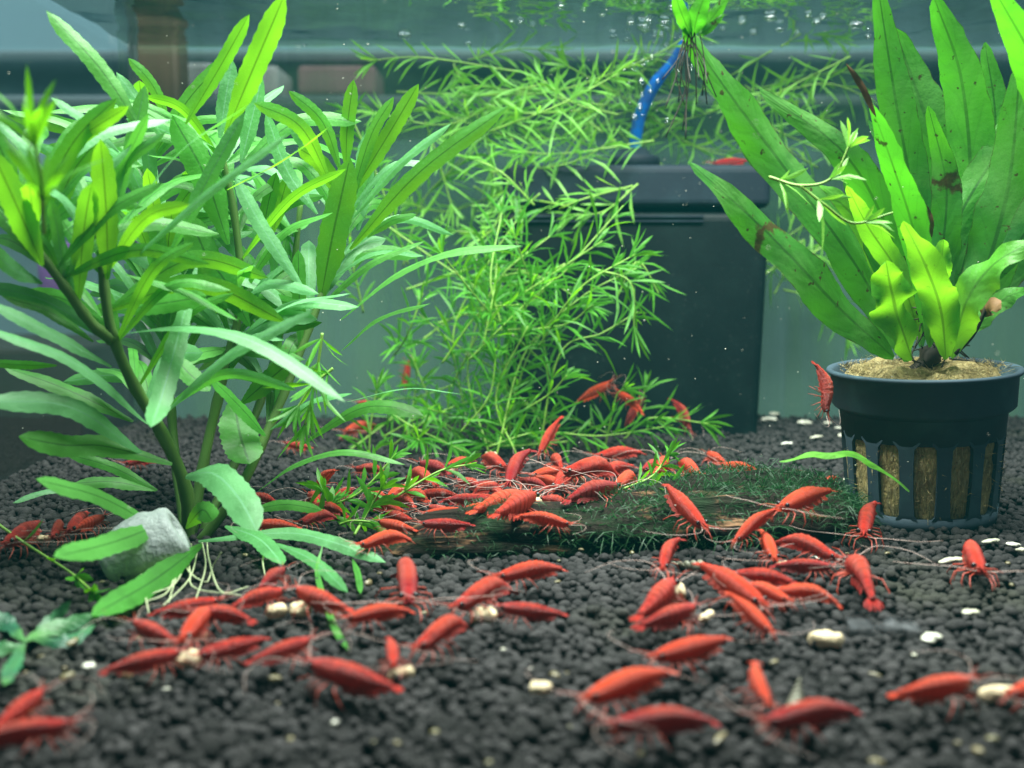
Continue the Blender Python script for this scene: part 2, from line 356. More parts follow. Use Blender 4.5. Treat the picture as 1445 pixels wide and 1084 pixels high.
# room behind the glass
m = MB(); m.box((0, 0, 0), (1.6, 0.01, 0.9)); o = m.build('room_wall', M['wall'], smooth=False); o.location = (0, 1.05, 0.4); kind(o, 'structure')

# ------------------------------------------------------------------ soil
def ico(sub):
    bm = __import__('bmesh').new(); __import__('bmesh').ops.create_icosphere(bm, subdivisions=sub, radius=1.0)
    V = np.array([v.co[:] for v in bm.verts]); Fc = np.array([[v.index for v in f.verts] for f in bm.faces]); bm.free(); return V, Fc
IC1, IC2 = ico(1), ico(2)
def terrain(x, y): return 0.0012 * noise.noise((x * 22, y * 22, 1.3)) + 0.0006 * noise.noise((x * 70, y * 70, 5))
gran = []
sp = 0.00262; j = 0; y = YF + 0.003
while y < YB - 0.002:
    x = XL + 0.003 + (sp / 2 if j % 2 else 0)
    while x < XR - 0.002:
        gx = x + R(-1, 1) * 0.0009; gy = y + R(-1, 1) * 0.0009; r = 0.00142 * R(0.62, 1.32)
        gran.append((gx, gy, terrain(gx, gy) - 0.0014 + R(-0.0006, 0.0006), r))
        if random.random() < 0.20: gran.append((gx + sp * 0.5, gy + sp * 0.4, terrain(gx, gy) + R(-0.0004, 0.0007), 0.0012 * R(0.45, 1.2)))
        x += sp
    y += sp * 0.88; j += 1
gran = np.array(gran)
def inframe(g, mrg=10):
    d = g[:, :3] - np.array([0, 0, CAM_Z]); cp, s_ = math.cos(PITCH), math.sin(PITCH)
    zc = d[:, 1] * cp - d[:, 2] * s_; yc = d[:, 1] * s_ + d[:, 2] * cp
    px = CX + F_PX * d[:, 0] / zc; py = CY - F_PX * yc / zc
    return (px > -mrg) & (px < 1445 + mrg) & (py < 1084 + mrg), gran[:, 3] / zc
inf, app = inframe(gran)
order = np.argsort(-np.where(inf, app, 0))
near = order[:300]; rest = np.ones(len(gran), bool); rest[near] = False
m = MB(); nx, ny = 60, 50
V = [(XL + 0.002 + (XR - XL - 0.004) * i / nx, YF + 0.002 + (YB - YF - 0.004) * k / ny, 0) for k in range(ny + 1) for i in range(nx + 1)]
V = [(a, b, terrain(a, b) - 0.0022) for a, b, _ in V]
m.add(V, [(k * (nx + 1) + i, k * (nx + 1) + i + 1, (k + 1) * (nx + 1) + i + 1, (k + 1) * (nx + 1) + i) for k in range(ny) for i in range(nx)])
ground = kind(m.build('soil_ground', M['soil']), 'structure')
def blob_mesh(g, base):
    V0, F0 = base; n = len(g)
    sc = g[:, 3][:, None, None] * np.random.uniform(0.86, 1.14, (n, 1, 3)) * np.array([1, 1, 0.9])
    lump = 1 + np.random.uniform(-0.09, 0.09, (n, len(V0), 1))
    ang = np.random.uniform(0, 6.28, n); ca, sa = np.cos(ang), np.sin(ang)
    B = V0[None] * lump * sc
    X = B[..., 0] * ca[:, None] - B[..., 1] * sa[:, None]; Y = B[..., 0] * sa[:, None] + B[..., 1] * ca[:, None]
    Vv = np.stack([X, Y, B[..., 2]], -1) + g[:, None, :3]
    Fv = F0[None] + (np.arange(n) * len(V0))[:, None, None]
    return Vv.reshape(-1, 3), Fv.reshape(-1, 3)
def np_mesh(name, V, Fc, mat):
    me = bpy.data.meshes.new(name); me.vertices.add(len(V)); me.vertices.foreach_set('co', V.astype(np.float32).ravel())
    me.loops.add(Fc.size); me.loops.foreach_set('vertex_index', Fc.astype(np.int32).ravel())
    me.polygons.add(len(Fc)); me.polygons.foreach_set('loop_start', np.arange(0, Fc.size, 3, dtype=np.int32))
    me.polygons.foreach_set('use_smooth', np.ones(len(Fc), bool)); me.update(calc_edges=True); me.validate(); me.materials.append(mat); return me
g = gran[rest]; a = g[g[:, 1] < 0.31]; b = g[g[:, 1] >= 0.31]
Va, Fa = blob_mesh(a, IC2); Vb, Fb = blob_mesh(b, IC1)
kind(obj('soil_granules', np_mesh('soil_granules', np.vstack([Va, Vb]), np.vstack([Fa, Fb + len(Va)]), M['soil']), ground), 'stuff')
protos = []
for k in range(6):
    V, Fc = blob_mesh(np.array([[0, 0, 0, 1.0]]), IC2); protos.append(np_mesh('soil_granule', V, Fc, M['soil']))
for i in near:
    x, y, z, r = gran[i]; o = obj('soil_granule', protos[int(i) % 6], ground); o.location = (x, y, z); o.scale = (r, r, r); o.rotation_euler = (0, 0, R(0, 6.28))

# ------------------------------------------------------------------ driftwood with hair moss
ctrl = [(530, 772, 0.262, 0.003, 0.004), (600, 757, 0.264, 0.0075, 0.009), (720, 748, 0.268, 0.0095, 0.014), (860, 742, 0.272, 0.010, 0.017),
        (980, 728, 0.280, 0.0115, 0.022), (1090, 722, 0.285, 0.012, 0.023), (1170, 722, 0.286, 0.010, 0.019), (1212, 728, 0.284, 0.004, 0.008)]
cp_ = catmull([P(a_, b_, c_) for a_, b_, c_, _, _ in ctrl], 90)
hh = np.interp(np.linspace(0, 1, 90), np.linspace(0, 1, 8), [q[3] for q in ctrl]); dd = np.interp(np.linspace(0, 1, 90), np.linspace(0, 1, 8), [q[4] for q in ctrl])
V = []; nsec = 40
for i, p in enumerate(cp_):
    for k in range(nsec):
        a_ = 2 * math.pi * k / nsec; ca, sa = math.cos(a_), math.sin(a_)
        f = 1 + 0.28 * noise.noise((p.x * 18, ca * 2.2, sa * 2.2)) + 0.16 * noise.noise((p.x * 40, ca * 7, sa * 7 + 4)) + 0.07 * noise.noise((p.x * 130, ca * 14, sa * 14))
        V.append((p.x + 0.002 * noise.noise((ca * 3, sa * 3, p.x * 60)), p.y + dd[i] * ca * f, p.z - 0.002 + hh[i] * sa * f))
Fc = [(i * nsec + k, i * nsec + (k + 1) % nsec, (i + 1) * nsec + (k + 1) % nsec, (i + 1) * nsec + k) for i in range(89) for k in range(nsec)]
Fc += [tuple(range(nsec - 1, -1, -1)), tuple(89 * nsec + k for k in range(nsec))]
m = MB(); m.add(V, Fc); wood = m.build('driftwood', M['wood'])
tag(wood, 'dark mossy driftwood log half buried in the black soil', 'driftwood')
m = MB()
for q in range(6500):
    i = int(np.clip(random.gauss(58, 20) if random.random() < 0.8 else R(10, 88), 5, 86)); k = random.randrange(0, 21) if random.random() < 0.75 else random.randrange(21, 33)
    p = Vector(V[i * nsec + k]); cen = cp_[i]; nrm = (p - cen).normalized()
    if noise.noise((p.x * 35, p.y * 40, p.z * 40)) < -0.16: continue
    d = (nrm * 0.5 + Vector((R(-1, 1), R(-1, .6), R(-0.3, 0.5)))).normalized(); L = R(0.0025, 0.008) * (1.0 if i > 35 else 0.6); w = rnd_unit() * 0.00012
    a_, b_, c_ = p, p + d * L * 0.5 + nrm * 0.0008, p + d * L + Vector((0, 0, -L * 0.35)) + rnd_unit() * 0.001
    m.add([a_ - w, a_ + w, b_ - w, b_ + w, c_], [(0, 1, 3, 2), (2, 3, 4)], [(0.2, 0), (0.8, 0), (0.2, .5), (0.8, .5), (.5, 1)])
kind(m.build('hair_moss', M['moss'], wood), 'stuff')

# ------------------------------------------------------------------ leaves
def leaf_geo(mb, pts, hw, fa=0.5, nl=18, serr=0.0, wave=0.0, fold=0.25, prof='lance', roll=0.0, curl=0.0, mat=0):
    Q = catmull(pts, nl); nc = 5; V = []; uv = []; eye = Vector((0, 0, CAM_Z)); ph = R(0, 6.28)
    for i, p in enumerate(Q):
        t = i / (nl - 1); tg = (Q[min(i + 1, nl - 1)] - Q[max(i - 1, 0)]).normalized()
        n0 = ((eye - p).normalized() * math.cos(fa) + Vector((0, 0, 1)) * math.sin(fa)).normalized()
        sd = tg.cross(n0)
        sd = sd.normalized() if sd.length > 0.05 else tg.orthogonal().normalized()
        ro = roll + curl * (t - 0.3); nn = sd.cross(tg).normalized(); sd, nn = sd * math.cos(ro) + nn * math.sin(ro), nn * math.cos(ro) - sd * math.sin(ro)
        if prof == 'lance': w = min(1, (t / 0.55 + 0.10) ** 0.9) if t < 0.55 else max(0.0, 1 - ((t - 0.55) / 0.45) ** 2.3)
        elif prof == 'broad': w = 0.10 + 0.9 * math.sin(math.pi * min(1, t ** 0.85) * 0.98) ** 0.8 if t < 0.97 else 0.05
        elif prof == 'blunt': w = min(1, (t / 0.4 + 0.12) ** 0.9) if t < 0.7 else max(0.0, 1 - ((t - 0.7) / 0.3) ** 3)
        else: w = math.sin(math.pi * (0.06 + 0.94 * t)) ** 0.6
        for k in range(nc):
            u = -1 + 2 * k / (nc - 1); ww = hw * w
            if abs(u) == 1 and serr: ww *= 1 + serr * (1 if i % 2 else -0.3)
            if abs(u) == 1 and prof == 'broad': ww *= 1 + .22 * noise.noise((t * 9 + ph * 5, u * 3, 0)) + .10 * noise.noise((t * 25 + ph * 5, u * 3, 4))
            wv = wave * hw * math.sin(t * 17 + ph + (1.4 if u > 0 else 0)) * abs(u) ** 1.5 * (0.3 + 0.7 * w)
            V.append(p + sd * u * ww + nn * (-fold * abs(u) * ww * 0.6 + wv)); uv.append((0.5 + u * 0.5, t))
    Fc = [(i * nc + k, i * nc + k + 1, (i + 1) * nc + k + 1, (i + 1) * nc + k) for i in range(nl - 1) for k in range(nc - 1)]
    mb.add(V, Fc, uv, mat)
def px_leaf(parent, name, pxs, w, Yb, Yt, mat, **kw):
    n = len(pxs); pts = [PS(a_, b_, Yb + (Yt - Yb) * i / (n - 1), .002) for i, (a_, b_) in enumerate(pxs)]
    if n == 2:
        mid = pts[0].lerp(pts[1], 0.5) + Vector((0, 0, 0.03 * (pts[1] - pts[0]).length)); pts = [pts[0], mid, pts[1]]
    m_ = MB(); leaf_geo(m_, pts, w * 0.5 / F_PX * (Yb + Yt) / 2, **kw)
    o = m_.build(name, M[mat] if isinstance(mat, str) else mat, parent); return o

# ------------------------------------------------------------------ left stem plant
sp_root = thing('stem_plant', 'large bushy green stem plant with long serrated leaves and pale hanging roots', 'aquatic plant', G(262, 770, 0))
stems = [([(265, 775, .270), (262, 690, .268), (225, 605, .262), (187, 540, .256), (158, 470, .252), (146, 395, .250), (140, 320, .250)], .0030),
         ([(158, 480, .252), (128, 455, .248), (88, 400, .243), (50, 345, .240), (30, 280, .238)], .0024),
         ([(275, 775, .272), (335, 695, .275), (370, 625, .280), (405, 545, .288), (445, 440, .296), (480, 345, .302), (495, 280, .305)], .0026),
         ([(268, 770, .276), (290, 640, .285), (318, 520, .290), (340, 420, .292), (330, 300, .292), (310, 210, .290)], .0026),
         ([(262, 760, .280), (245, 620, .292), (235, 480, .300), (225, 360, .305), (205, 240, .305)], .0024),
         ([(280, 765, .278), (370, 560, .305), (410, 400, .315), (425, 280, .318)], .0022)]
for pts, r in stems:
    m = MB(); Q = catmull([P(*q) for q in pts], 26); m.tube(Q, [r * (1 - 0.45 * i / 25) * (1.18 if i % 4 == 0 else 1) * .62 for i in range(26)], 10); m.build('stem', M['stem'], sp_root)
SL = [  # pixel path base to tip, width, depth at base, depth at tip, top-lit sheen painted in?, facing angle
 ([(200,185),(140,95),(65,15)],30,.262,.255,0,.2), ([(262,175),(310,95),(352,20)],22,.275,.27,0,.1), ([(318,190),(358,95),(402,-8)],36,.268,.26,0,.2),
 ([(152,395),(150,300),(142,196)],36,.248,.236,0,.15), ([(60,375),(28,300),(-12,212)],40,.238,.222,0,.15), ([(178,265),(188,200),(205,120)],24,.262,.262,1,.5),
 ([(160,335),(250,218),(355,145)],15,.250,.232,1,.9), ([(185,368),(290,275),(408,188)],24,.248,.228,1,.8), ([(320,268),(400,225),(470,175)],16,.275,.25,0,1.1),
 ([(238,362),(295,250),(345,158)],24,.262,.262,1,.5), ([(322,345),(290,250),(243,163)],44,.285,.282,0,.3), ([(432,415),(370,320),(332,250)],26,.285,.28,1,.7),
 ([(468,262),(425,180),(358,145)],24,.30,.275,0,.4), ([(482,245),(455,172),(407,128)],20,.302,.292,0,.2), ([(448,302),(405,240),(375,158)],26,.296,.29,1,.5),
 ([(470,262),(440,215),(408,172)],22,.303,.295,1,.6), ([(310,195),(318,140),(328,84)],24,.290,.292,1,.4), ([(340,230),(355,170),(370,108)],24,.29,.295,1,.4),
 ([(372,330),(378,290),(390,243)],22,.30,.30,0,.2), ([(385,330),(395,290),(407,248)],20,.305,.30,0,.2), ([(240,178),(215,120),(181,82)],18,.29,.28,0,.3),
 ([(228,195),(200,150),(164,102)],20,.288,.28,1,.5), ([(75,272),(40,215),(-8,168)],17,.242,.235,1,.6), ([(168,215),(120,170),(72,138)],18,.262,.25,1,.6),
 ([(70,240),(120,190),(182,150)],22,.245,.24,0,.4), ([(494,278),(545,195),(591,118)],26,.305,.295,0,.2), ([(488,240),(490,180),(499,112)],22,.305,.30,0,.2),
 ([(498,308),(560,235),(637,174)],18,.302,.285,1,.8), ([(494,352),(590,245),(718,149)],30,.300,.278,0,.35), ([(505,325),(512,260),(521,183)],30,.308,.31,1,.4),
 ([(518,335),(552,312),(588,303)],15,.302,.295,0,.6), ([(480,452),(560,388),(640,356),(738,347)],20,.292,.262,0,.85), ([(482,495),(535,450),(608,428)],13,.292,.28,0,.9),
 ([(490,567),(575,548),(657,557)],9,.285,.262,1,1.0), ([(428,626),(500,580),(550,574),(599,588)],25,.284,.268,0,.7), ([(365,692),(420,655),(490,638),(572,656)],13,.277,.262,0,.9),
 ([(178,470),(270,462),(370,488),(488,568)],31,.253,.222,1,.8), ([(228,588),(320,505),(443,438)],23,.258,.235,1,.8), ([(277,378),(250,480),(228,560),(213,603)],34,.262,.225,1,.6),
 ([(158,518),(80,475),(-20,425)],25,.252,.228,1,.8), ([(208,598),(110,515),(-22,462)],24,.258,.225,1,.8), ([(132,482),(70,440),(2,418)],25,.25,.24,0,.7),
 ([(200,640),(100,575),(-22,566)],34,.258,.225,1,.6), ([(188,595),(95,550),(4,517)],30,.262,.26,0,.5), ([(243,655),(150,630),(90,628),(26,616)],38,.262,.232,0,.5),
 ([(245,760),(150,705),(50,676)],36,.258,.222,0,.55), ([(240,735),(160,765),(76,786)],42,.244,.200,0,.4), ([(285,768),(215,820),(129,869)],42,.246,.196,0,.45),
 ([(262,672),(300,668),(335,700),(363,750)],52,.262,.232,1,.6), ([(318,742),(365,760),(400,797)],34,.264,.242,1,.6), ([(280,764),(400,752),(470,765),(545,794)],25,.266,.238,1,.75),
 ([(385,765),(440,790),(491,836)],19,.262,.246,1,.7), ([(340,724),(400,712),(455,720)],19,.274,.262,0,.7), ([(222,692),(160,660),(92,640)],18,.268,.268,0,.6),
 ([(220,692),(160,680),(103,682)],24,.272,.27,0,.5), ([(110,690),(60,695),(18,710)],12,.27,.262,1,.7), ([(375,615),(335,570),(292,528)],36,.278,.262,0,.9),
 ([(330,560),(338,610),(352,655)],60,.282,.27,0,.9), ([(240,498),(265,525),(296,552)],32,.268,.26,0,.7), ([(162,440),(230,428),(292,418)],36,.256,.25,0,.6),
 ([(178,388),(260,412),(335,452)],18,.252,.245,0,.7), ([(340,570),(375,540),(408,512)],32,.286,.285,0,.5), ([(80,516),(30,515),(-12,512)],14,.26,.255,0,.3),
 ([(352,460),(320,400),(288,358)],44,.288,.28,0,.5), ([(452,425),(470,330),(494,222)],46,.297,.292,0,.3), ([(322,435),(295,370),(266,303)],44,.286,.28,0,.3),
 ([(262,745),(285,720),(300,735)],34,.262,.25,0,.4), ([(60,400),(20,380),(-20,345)],26,.242,.23,1,.6), ([(150,395),(100,330),(60,262)],20,.25,.245,0,.5),
 ([(30,300),(5,250),(-25,225)],18,.238,.23,1,.5), ([(140,330),(170,240),(235,185)],18,.25,.245,1,.7), ([(445,440),(520,375),(600,340)],14,.296,.29,0,.8),
 ([(338,420),(400,330),(470,300)],18,.292,.285,0,.7), ([(340,422),(385,400),(450,415)],18,.292,.28,1,.8), ([(225,365),(160,290),(120,200)],22,.305,.30,0,.4),
 ([(225,370),(260,280),(320,230)],20,.305,.30,0,.4), ([(235,480),(170,420),(90,390)],20,.30,.28,1,.6), ([(318,520),(380,470),(455,455)],20,.29,.28,0,.7),
]
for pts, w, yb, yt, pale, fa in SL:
    px_leaf(sp_root, 'leaf', pts, w * .88, yb, yt, 'stemleaf_sheen' if pale else 'stemleaf', fa=fa, serr=0.07, wave=0.07, nl=26, roll=R(-.3, .3), curl=R(-.5, .5), prof='blunt')
# leaves that fill the bush behind the traced ones
for q in range(212):
    pts, r = stems[random.choice([0, 1, 1, 2, 3, 3, 4, 4, 4, 5])]; Q = catmull([P(*s_) for s_ in pts], 20); b_ = Q[random.randrange(7, 20)]
    d = Vector((R(-1, 1), R(-0.4, 0.8), R(0.05, 1.1))).normalized(); L = R(0.024, 0.048)
    m = MB(); leaf_geo(m, [b_, b_ + d * L * 0.5 + Vector((0, 0, L * 0.08)), b_ + d * L + Vector((0, 0, -L * R(0, 0.25)))], R(0.0012, 0.0025), fa=R(.1, 1.0), serr=0.06, wave=.06, nl=18, prof='blunt', roll=R(-.5, .5))
    m.build('leaf', M['stemleaf_sheen' if random.random() < 0.32 else 'stemleaf'], sp_root)
for pxs in [[(258,762),(252,800),(238,850)],[(262,765),(268,805),(275,830),(340,840)],[(205,765),(198,800),(210,865)],[(215,765),(212,795),(225,820)],[(285,765),(290,800),(275,850)],[(292,765),(295,790),(312,835),(350,828)],
            [(270,768),(250,820),(215,838)],[(280,770),(268,815),(230,855)],[(255,768),(240,830),(205,850)],[(372,780),(371,795),(374,812)],[(270,770),(262,800),(290,822),(300,800),(312,780)]]:
    Q = catmull([PS(a_, b_, .262 - .008 * i) for i, (a_, b_) in enumerate(pxs)], 14); m = MB(); m.tube(Q, [.00028 * (1 - .5 * i / 13) for i in range(14)], 5); m.build('root', M['root'], sp_root)
rebase(sp_root)
# pale ceramic weight at its foot
m = MB(); prof = []
for i in range(13):
    a_ = math.pi * i / 12; prof.append((0.0085 + 0.0035 * math.sin(a_) , -0.013 + 0.026 * i / 12))
m.lathe(prof + [(0.0045, 0.013), (0.0045, -0.013)], 28, closed=True)
m.v = [(a_ + .0008 * noise.noise((a_ * 300, b_ * 300, c_ * 300)), b_ + .0008 * noise.noise((a_ * 300, b_ * 300, c_ * 300 + 9)), c_) for a_, b_, c_ in m.v]
o = m.build('ceramic_ring', M['ceramic']); o.location = G(182, 792, .005) + Vector((0, .010, 0)); o.rotation_euler = (0.2, 1.05, 0.5); o.scale = (.72, .72, .72)
tag(o, 'pale grey ceramic plant weight half hidden under the stem plant', 'plant weight')

# ------------------------------------------------------------------ net pot, rock wool and fern
PC = Vector((0.125, 0.297, -0.001)); HP = 0.0455; tilt = Matrix.Rotation(math.radians(-2.6), 4, 'Y') @ Matrix.Rotation(math.radians(1.5), 4, 'X')
pot = thing('net_pot', 'black plastic net pot with vertical slots holding the broad leaved fern', 'plant pot', PC)
pot.matrix_basis = Matrix.Translation(PC) @ tilt
r_at = lambda h: 0.0212 + (0.0243 - 0.0212) * (h / HP)
m = MB(); m.lathe([(.0252, .0345), (.0258, .0352), (.0262, .0440), (.0272, .0446), (.0275, .0453), (.0272, .0458), (.0262, .0459), (.0250, .0452), (.0246, .0355), (.0232, .0340), (.0238, .0335)], 72, closed=True); m.build('rim', M['pot'], pot)
m = MB(); m.lathe([(r_at(.0260), .0262), (r_at(.0335) + .0002, .0345), (.0252, .0347), (.0238, .0352), (r_at(.033) - .0014, .0338), (r_at(.026) - .0014, .0262)], 72, closed=True); m.build('collar', M['pot'], pot)
m = MB(); m.lathe([(.001, .0), (r_at(.0) - .001, .0), (r_at(.001), .0008), (r_at(.004), .0046), (r_at(.004) - .0014, .0046), (r_at(.002) - .0016, .0016), (.001, .0014)], 72, closed=True); m.build('base', M['pot'], pot)
nrib = 14
for k in range(nrib):
    a0 = 2 * math.pi * (k + 0.25) / nrib; m = MB(); V = []
    for h, da in [(.0042, .140), (.0055, .098), (.012, .084), (.020, .084), (.0252, .094), (.0274, .165)]:
        for s_, off in ((-1, 0.0001), (1, 0.0001), (1, -.0014), (-1, -.0014)):
            r = r_at(h) + off; V.append((r * math.cos(a0 + s_ * da), r * math.sin(a0 + s_ * da), h))
    Fc = [(i * 4 + q, i * 4 + (q + 1) % 4, i * 4 + 4 + (q + 1) % 4, i * 4 + 4 + q) for i in range(5) for q in range(4)] + [(3, 2, 1, 0), (20, 21, 22, 23)]
    m.add(V, Fc); m.build('slat', M['pot'], pot, smooth=False)
m = MB(); prof = [(.0005, .002), (.0196, .002)] + [(.0200 + .0030 * i / 12, .002 + .039 * i / 12) for i in range(1, 13)] + [(.0215, .0435), (.019, .0452), (.014, .0462), (.008, .0466), (.0005, .0466)]
m.lathe(prof, 64)
m.v = [tuple(Vector(v) * (1 + .05 * noise.noise(Vector(v) * 260)) + Vector((0, 0, .0022 * noise.noise(Vector(v) * 160) if v[2] > .04 else 0))) for v in m.v]
wool = m.build('rock_wool', M['wool']); wool.matrix_basis = pot.matrix_basis.copy()
tag(wool, 'yellowish brown rock wool plug packed inside the black net pot', 'rock wool')
m = MB()
for q in range(2600):
    if q < 1500: a_, r, z = R(0, 6.28), R(.006, .0235), .0455
    else: a_, z = R(3.2, 6.2), R(.005, .026); r = r_at(z) - .0018
    p = Vector((r * math.cos(a_), r * math.sin(a_), z)); d = rnd_unit(); d.z = abs(d.z) * .6 if q < 1500 else d.z
    L = R(.002, .006); w = rnd_unit() * .00009; e = p + d * L * (1 if q < 1500 else .8); mid = (p + e) / 2 + rnd_unit() * .0008
    m.add([p - w, p + w, mid - w, mid + w, e], [(0, 1, 3, 2), (2, 3, 4)])
kind(m.build('wool_fibres', M['wool'], wool), 'stuff')

fern = thing('broad_leaved_fern', 'broad leaved green fern with dark veins growing from the net pot', 'aquatic plant', PC + Vector((0, 0, .045)))
FL = [  # path base to tip, width, depth base, depth tip, material, wave, facing
 ([(1280,512),(1215,385),(1110,240),(1035,140),(965,40)],74,.300,.265,'fern',.10,.35), ([(1262,505),(1185,435),(1085,330),(972,228)],66,.292,.262,'fernworn',.14,.4),
 ([(1300,470),(1255,330),(1190,215),(1072,128)],52,.305,.285,'fern',.08,.4), ([(1310,480),(1292,340),(1262,240),(1228,145)],46,.292,.270,'fern',.10,.2),
 ([(1300,490),(1290,300),(1262,130),(1238,-25)],54,.315,.300,'fern',.08,.15), ([(1330,490),(1345,300),(1308,170),(1262,40)],80,.318,.31,'fern',.08,.2),
 ([(1335,490),(1368,300),(1358,120),(1318,-5)],66,.312,.298,'fern',.12,.2), ([(1400,400),(1500,230),(1470,110),(1400,-20)],70,.285,.262,'fern',.08,.3),
 ([(1318,490),(1345,330),(1400,225),(1450,130)],50,.305,.300,'fern',.14,.9), ([(1350,490),(1395,370),(1425,250),(1440,90)],76,.30,.285,'fern',.10,.2),
 ([(1288,508),(1268,450),(1258,410),(1250,368)],64,.288,.274,'fernyoung',.30,.4), ([(1335,508),(1328,440),(1308,380),(1275,312)],52,.284,.270,'fernyoung',.30,.4),
 ([(1343,505),(1362,430),(1400,375),(1462,338)],56,.286,.262,'fernyoung',.22,.5), ([(1312,490),(1318,410),(1328,370),(1332,338)],34,.288,.28,'fernyoung',.3,.4),
 ([(1283,694),(1235,655),(1190,640),(1150,642),(1100,651)],22,.271,.250,'fernyoung',.22,.8), ([(1310,470),(1260,380),(1215,270),(1205,190)],50,.315,.31,'fern',.12,.4),
 ([(1340,480),(1380,300),(1385,220),(1378,130)],50,.322,.325,'fern',.1,.4), ([(1300,480),(1235,360),(1200,300),(1150,262)],44,.32,.315,'fernyoung',.1,.4),
 ([(1330,470),(1420,380),(1470,300),(1500,200)],60,.318,.315,'fern',.1,.3), ([(1320,480),(1300,380),(1280,260),(1225,170)],40,.325,.32,'fern',.1,.4), ([(1345,480),(1400,400),(1430,330),(1445,240)],46,.31,.30,'fern',.12,.3), ([(1300,480),(1240,420),(1180,330),(1130,230)],40,.325,.318,'fern',.12,.5),
 ([(1325,480),(1330,360),(1335,260),(1310,150)],44,.305,.295,'fernworn',.14,.3), ([(1340,480),(1390,330),(1405,180),(1390,60)],48,.318,.312,'fern',.12,.3), ([(1300,480),(1270,390),(1225,320),(1195,262)],34,.30,.285,'fernyoung',.15,.5), ([(1345,490),(1380,450),(1420,420),(1450,410)],34,.296,.275,'fern',.15,.6),
]
for pts, w, yb, yt, mt, wv, fa in FL:
    px_leaf(fern, 'leaf', pts, w * .98, yb, yt, mt, fa=fa, wave=wv * 1.5, nl=34, prof='broad', roll=R(-.6, .6), curl=R(-.9, .9), fold=.3)
for pts, w, yb, yt in [([(1236,165),(1216,122),(1194,90)],9,.2695,.2675), ([(1312,340),(1305,305),(1292,280)],20,.286,.282),
                       ([(1385,445),(1398,432),(1412,436)],26,.282,.274)]:
    o = px_leaf(fern, 'withered_leaf', pts, w, yb, yt, 'browntip', fa=.3, wave=.3, nl=12, prof='broad'); o['label'] = 'brown withered leaf piece'
m = MB()
Q = [PC + Vector((-.006, -.004, .042)), PC + Vector((-.001, -.005, .050)), PC + Vector((.003, -.003, .056)), PC + Vector((.001, 0, .064))]
Q = catmull(Q, 14); m.tube(Q, [.0034 * (1 + .5 * noise.noise(q * 500)) * (1 - .3 * i / 13) for i, q in enumerate(Q)], 12)
m.v = [tuple(Vector(v) + .0009 * noise.noise_vector(Vector(v) * 700)) for v in m.v]; m.build('rhizome', M['darkroot'], fern)
for q in range(46):
    a_ = PC + Vector((R(-.007, .009), R(-.008, .004), R(.045, .064))); d = Vector((R(-1, 1), R(-.8, .2), R(-.6, .9))) * .009
    m = MB(); m.tube(catmull([a_, a_ + d * .5 + rnd_unit() * .002, a_ + d + rnd_unit() * .003], 8), .00022, 4); m.build('root', M['darkroot'], fern)
m = MB(); m.tube(catmull([P(1348, 500, .284), P(1375, 470, .282), P(1398, 420, .28)], 8), .0006, 5); m.build('petiole', M['darkroot'], fern)
rebase(fern)
# plantlet with hanging roots on the tip of the long fern leaf
pl = thing('fern_plantlet', 'small fern plantlet with dark hanging roots at a leaf tip near the surface', 'aquatic plant', P(975, 45, .265))
for pts, w in [([(978,50),(985,20),(1000,-20)],26), ([(985,45),(1005,25),(1030,-10)],18), ([(975,50),(962,20),(950,-15)],20), ([(985,50),(1000,40),(1022,20)],12)]:
    px_leaf(pl, 'leaf', pts, w, .266, .262, 'fern', fa=.3, wave=.15, nl=14, prof='broad')
for q in range(15):
    x0, y0 = R(965, 988), R(40, 65); x1 = x0 + R(-45, 35); y1 = R(110, 200)
    m = MB(); m.tube(catmull([P(x0, y0, .266), P((x0 + x1) / 2 + R(-12, 18), (y0 + y1) / 2, .264), P(x1, y1, .262 + R(-.004, .004))], 12), .00016, 4); m.build('root', M['darkroot'], pl)
rebase(pl)
# dim fern piece lying at the front left
fp = thing('fern_fragment', 'deep green ragged fern fragment lying on soil beneath the stem plant', 'plant fragment', G(40, 915, 0))
for pts, w in [([(35,905),(80,885),(148,868)],26), ([(35,905),(70,880),(100,848)],22), ([(35,905),(10,880),(-15,862)],24), ([(35,905),(20,935),(5,968)],20), ([(40,900),(90,905),(135,882)],20), ([(35,910),(-5,915),(-40,905)],26)]:
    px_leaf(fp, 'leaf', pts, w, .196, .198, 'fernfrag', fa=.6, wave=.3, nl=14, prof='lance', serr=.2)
rebase(fp)

# ------------------------------------------------------------------ filter, tube, bubbles
fx0, fx1, fy = P(708, 400, .437).x, P(1086, 400, .437).x, .437
fl = thing('box_filter', 'black box filter standing at the back glass behind the thin leaved weed', 'filter', ((fx0 + fx1) / 2, fy + .024, 0))
cxf, hwf = (fx0 + fx1) / 2, (fx1 - fx0) / 2
z1 = P(800, 294, fy).z; z2 = P(800, 231, fy).z
m = MB(); V = []                     # tapered body
for z, k in ((-.004, .955), (z1 - .0015, 1.0)):
    for sx_, sy_ in ((-1, -1), (1, -1), (1, 1), (-1, 1)): V.append((cxf + sx_ * hwf * k, fy + .024 + sy_ * .024 * k, z))
m.add(V, [(0, 1, 5, 4), (1, 2, 6, 5), (2, 3, 7, 6), (3, 0, 4, 7), (4, 5, 6, 7), (3, 2, 1, 0)]); bevel(m.build('body', M['filter'], fl, smooth=False), .004, 4)
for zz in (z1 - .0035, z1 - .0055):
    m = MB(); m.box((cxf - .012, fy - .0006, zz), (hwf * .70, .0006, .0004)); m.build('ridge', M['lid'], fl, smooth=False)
m = MB(); m.box((cxf, fy + .024, (z1 + z2) / 2), (hwf * .995, .0245, (z2 - z1) / 2 - .0002)); bevel(m.build('lid', M['lid'], fl, smooth=False), .0035, 4)  # upper band added as a lid to hold the painted reflection
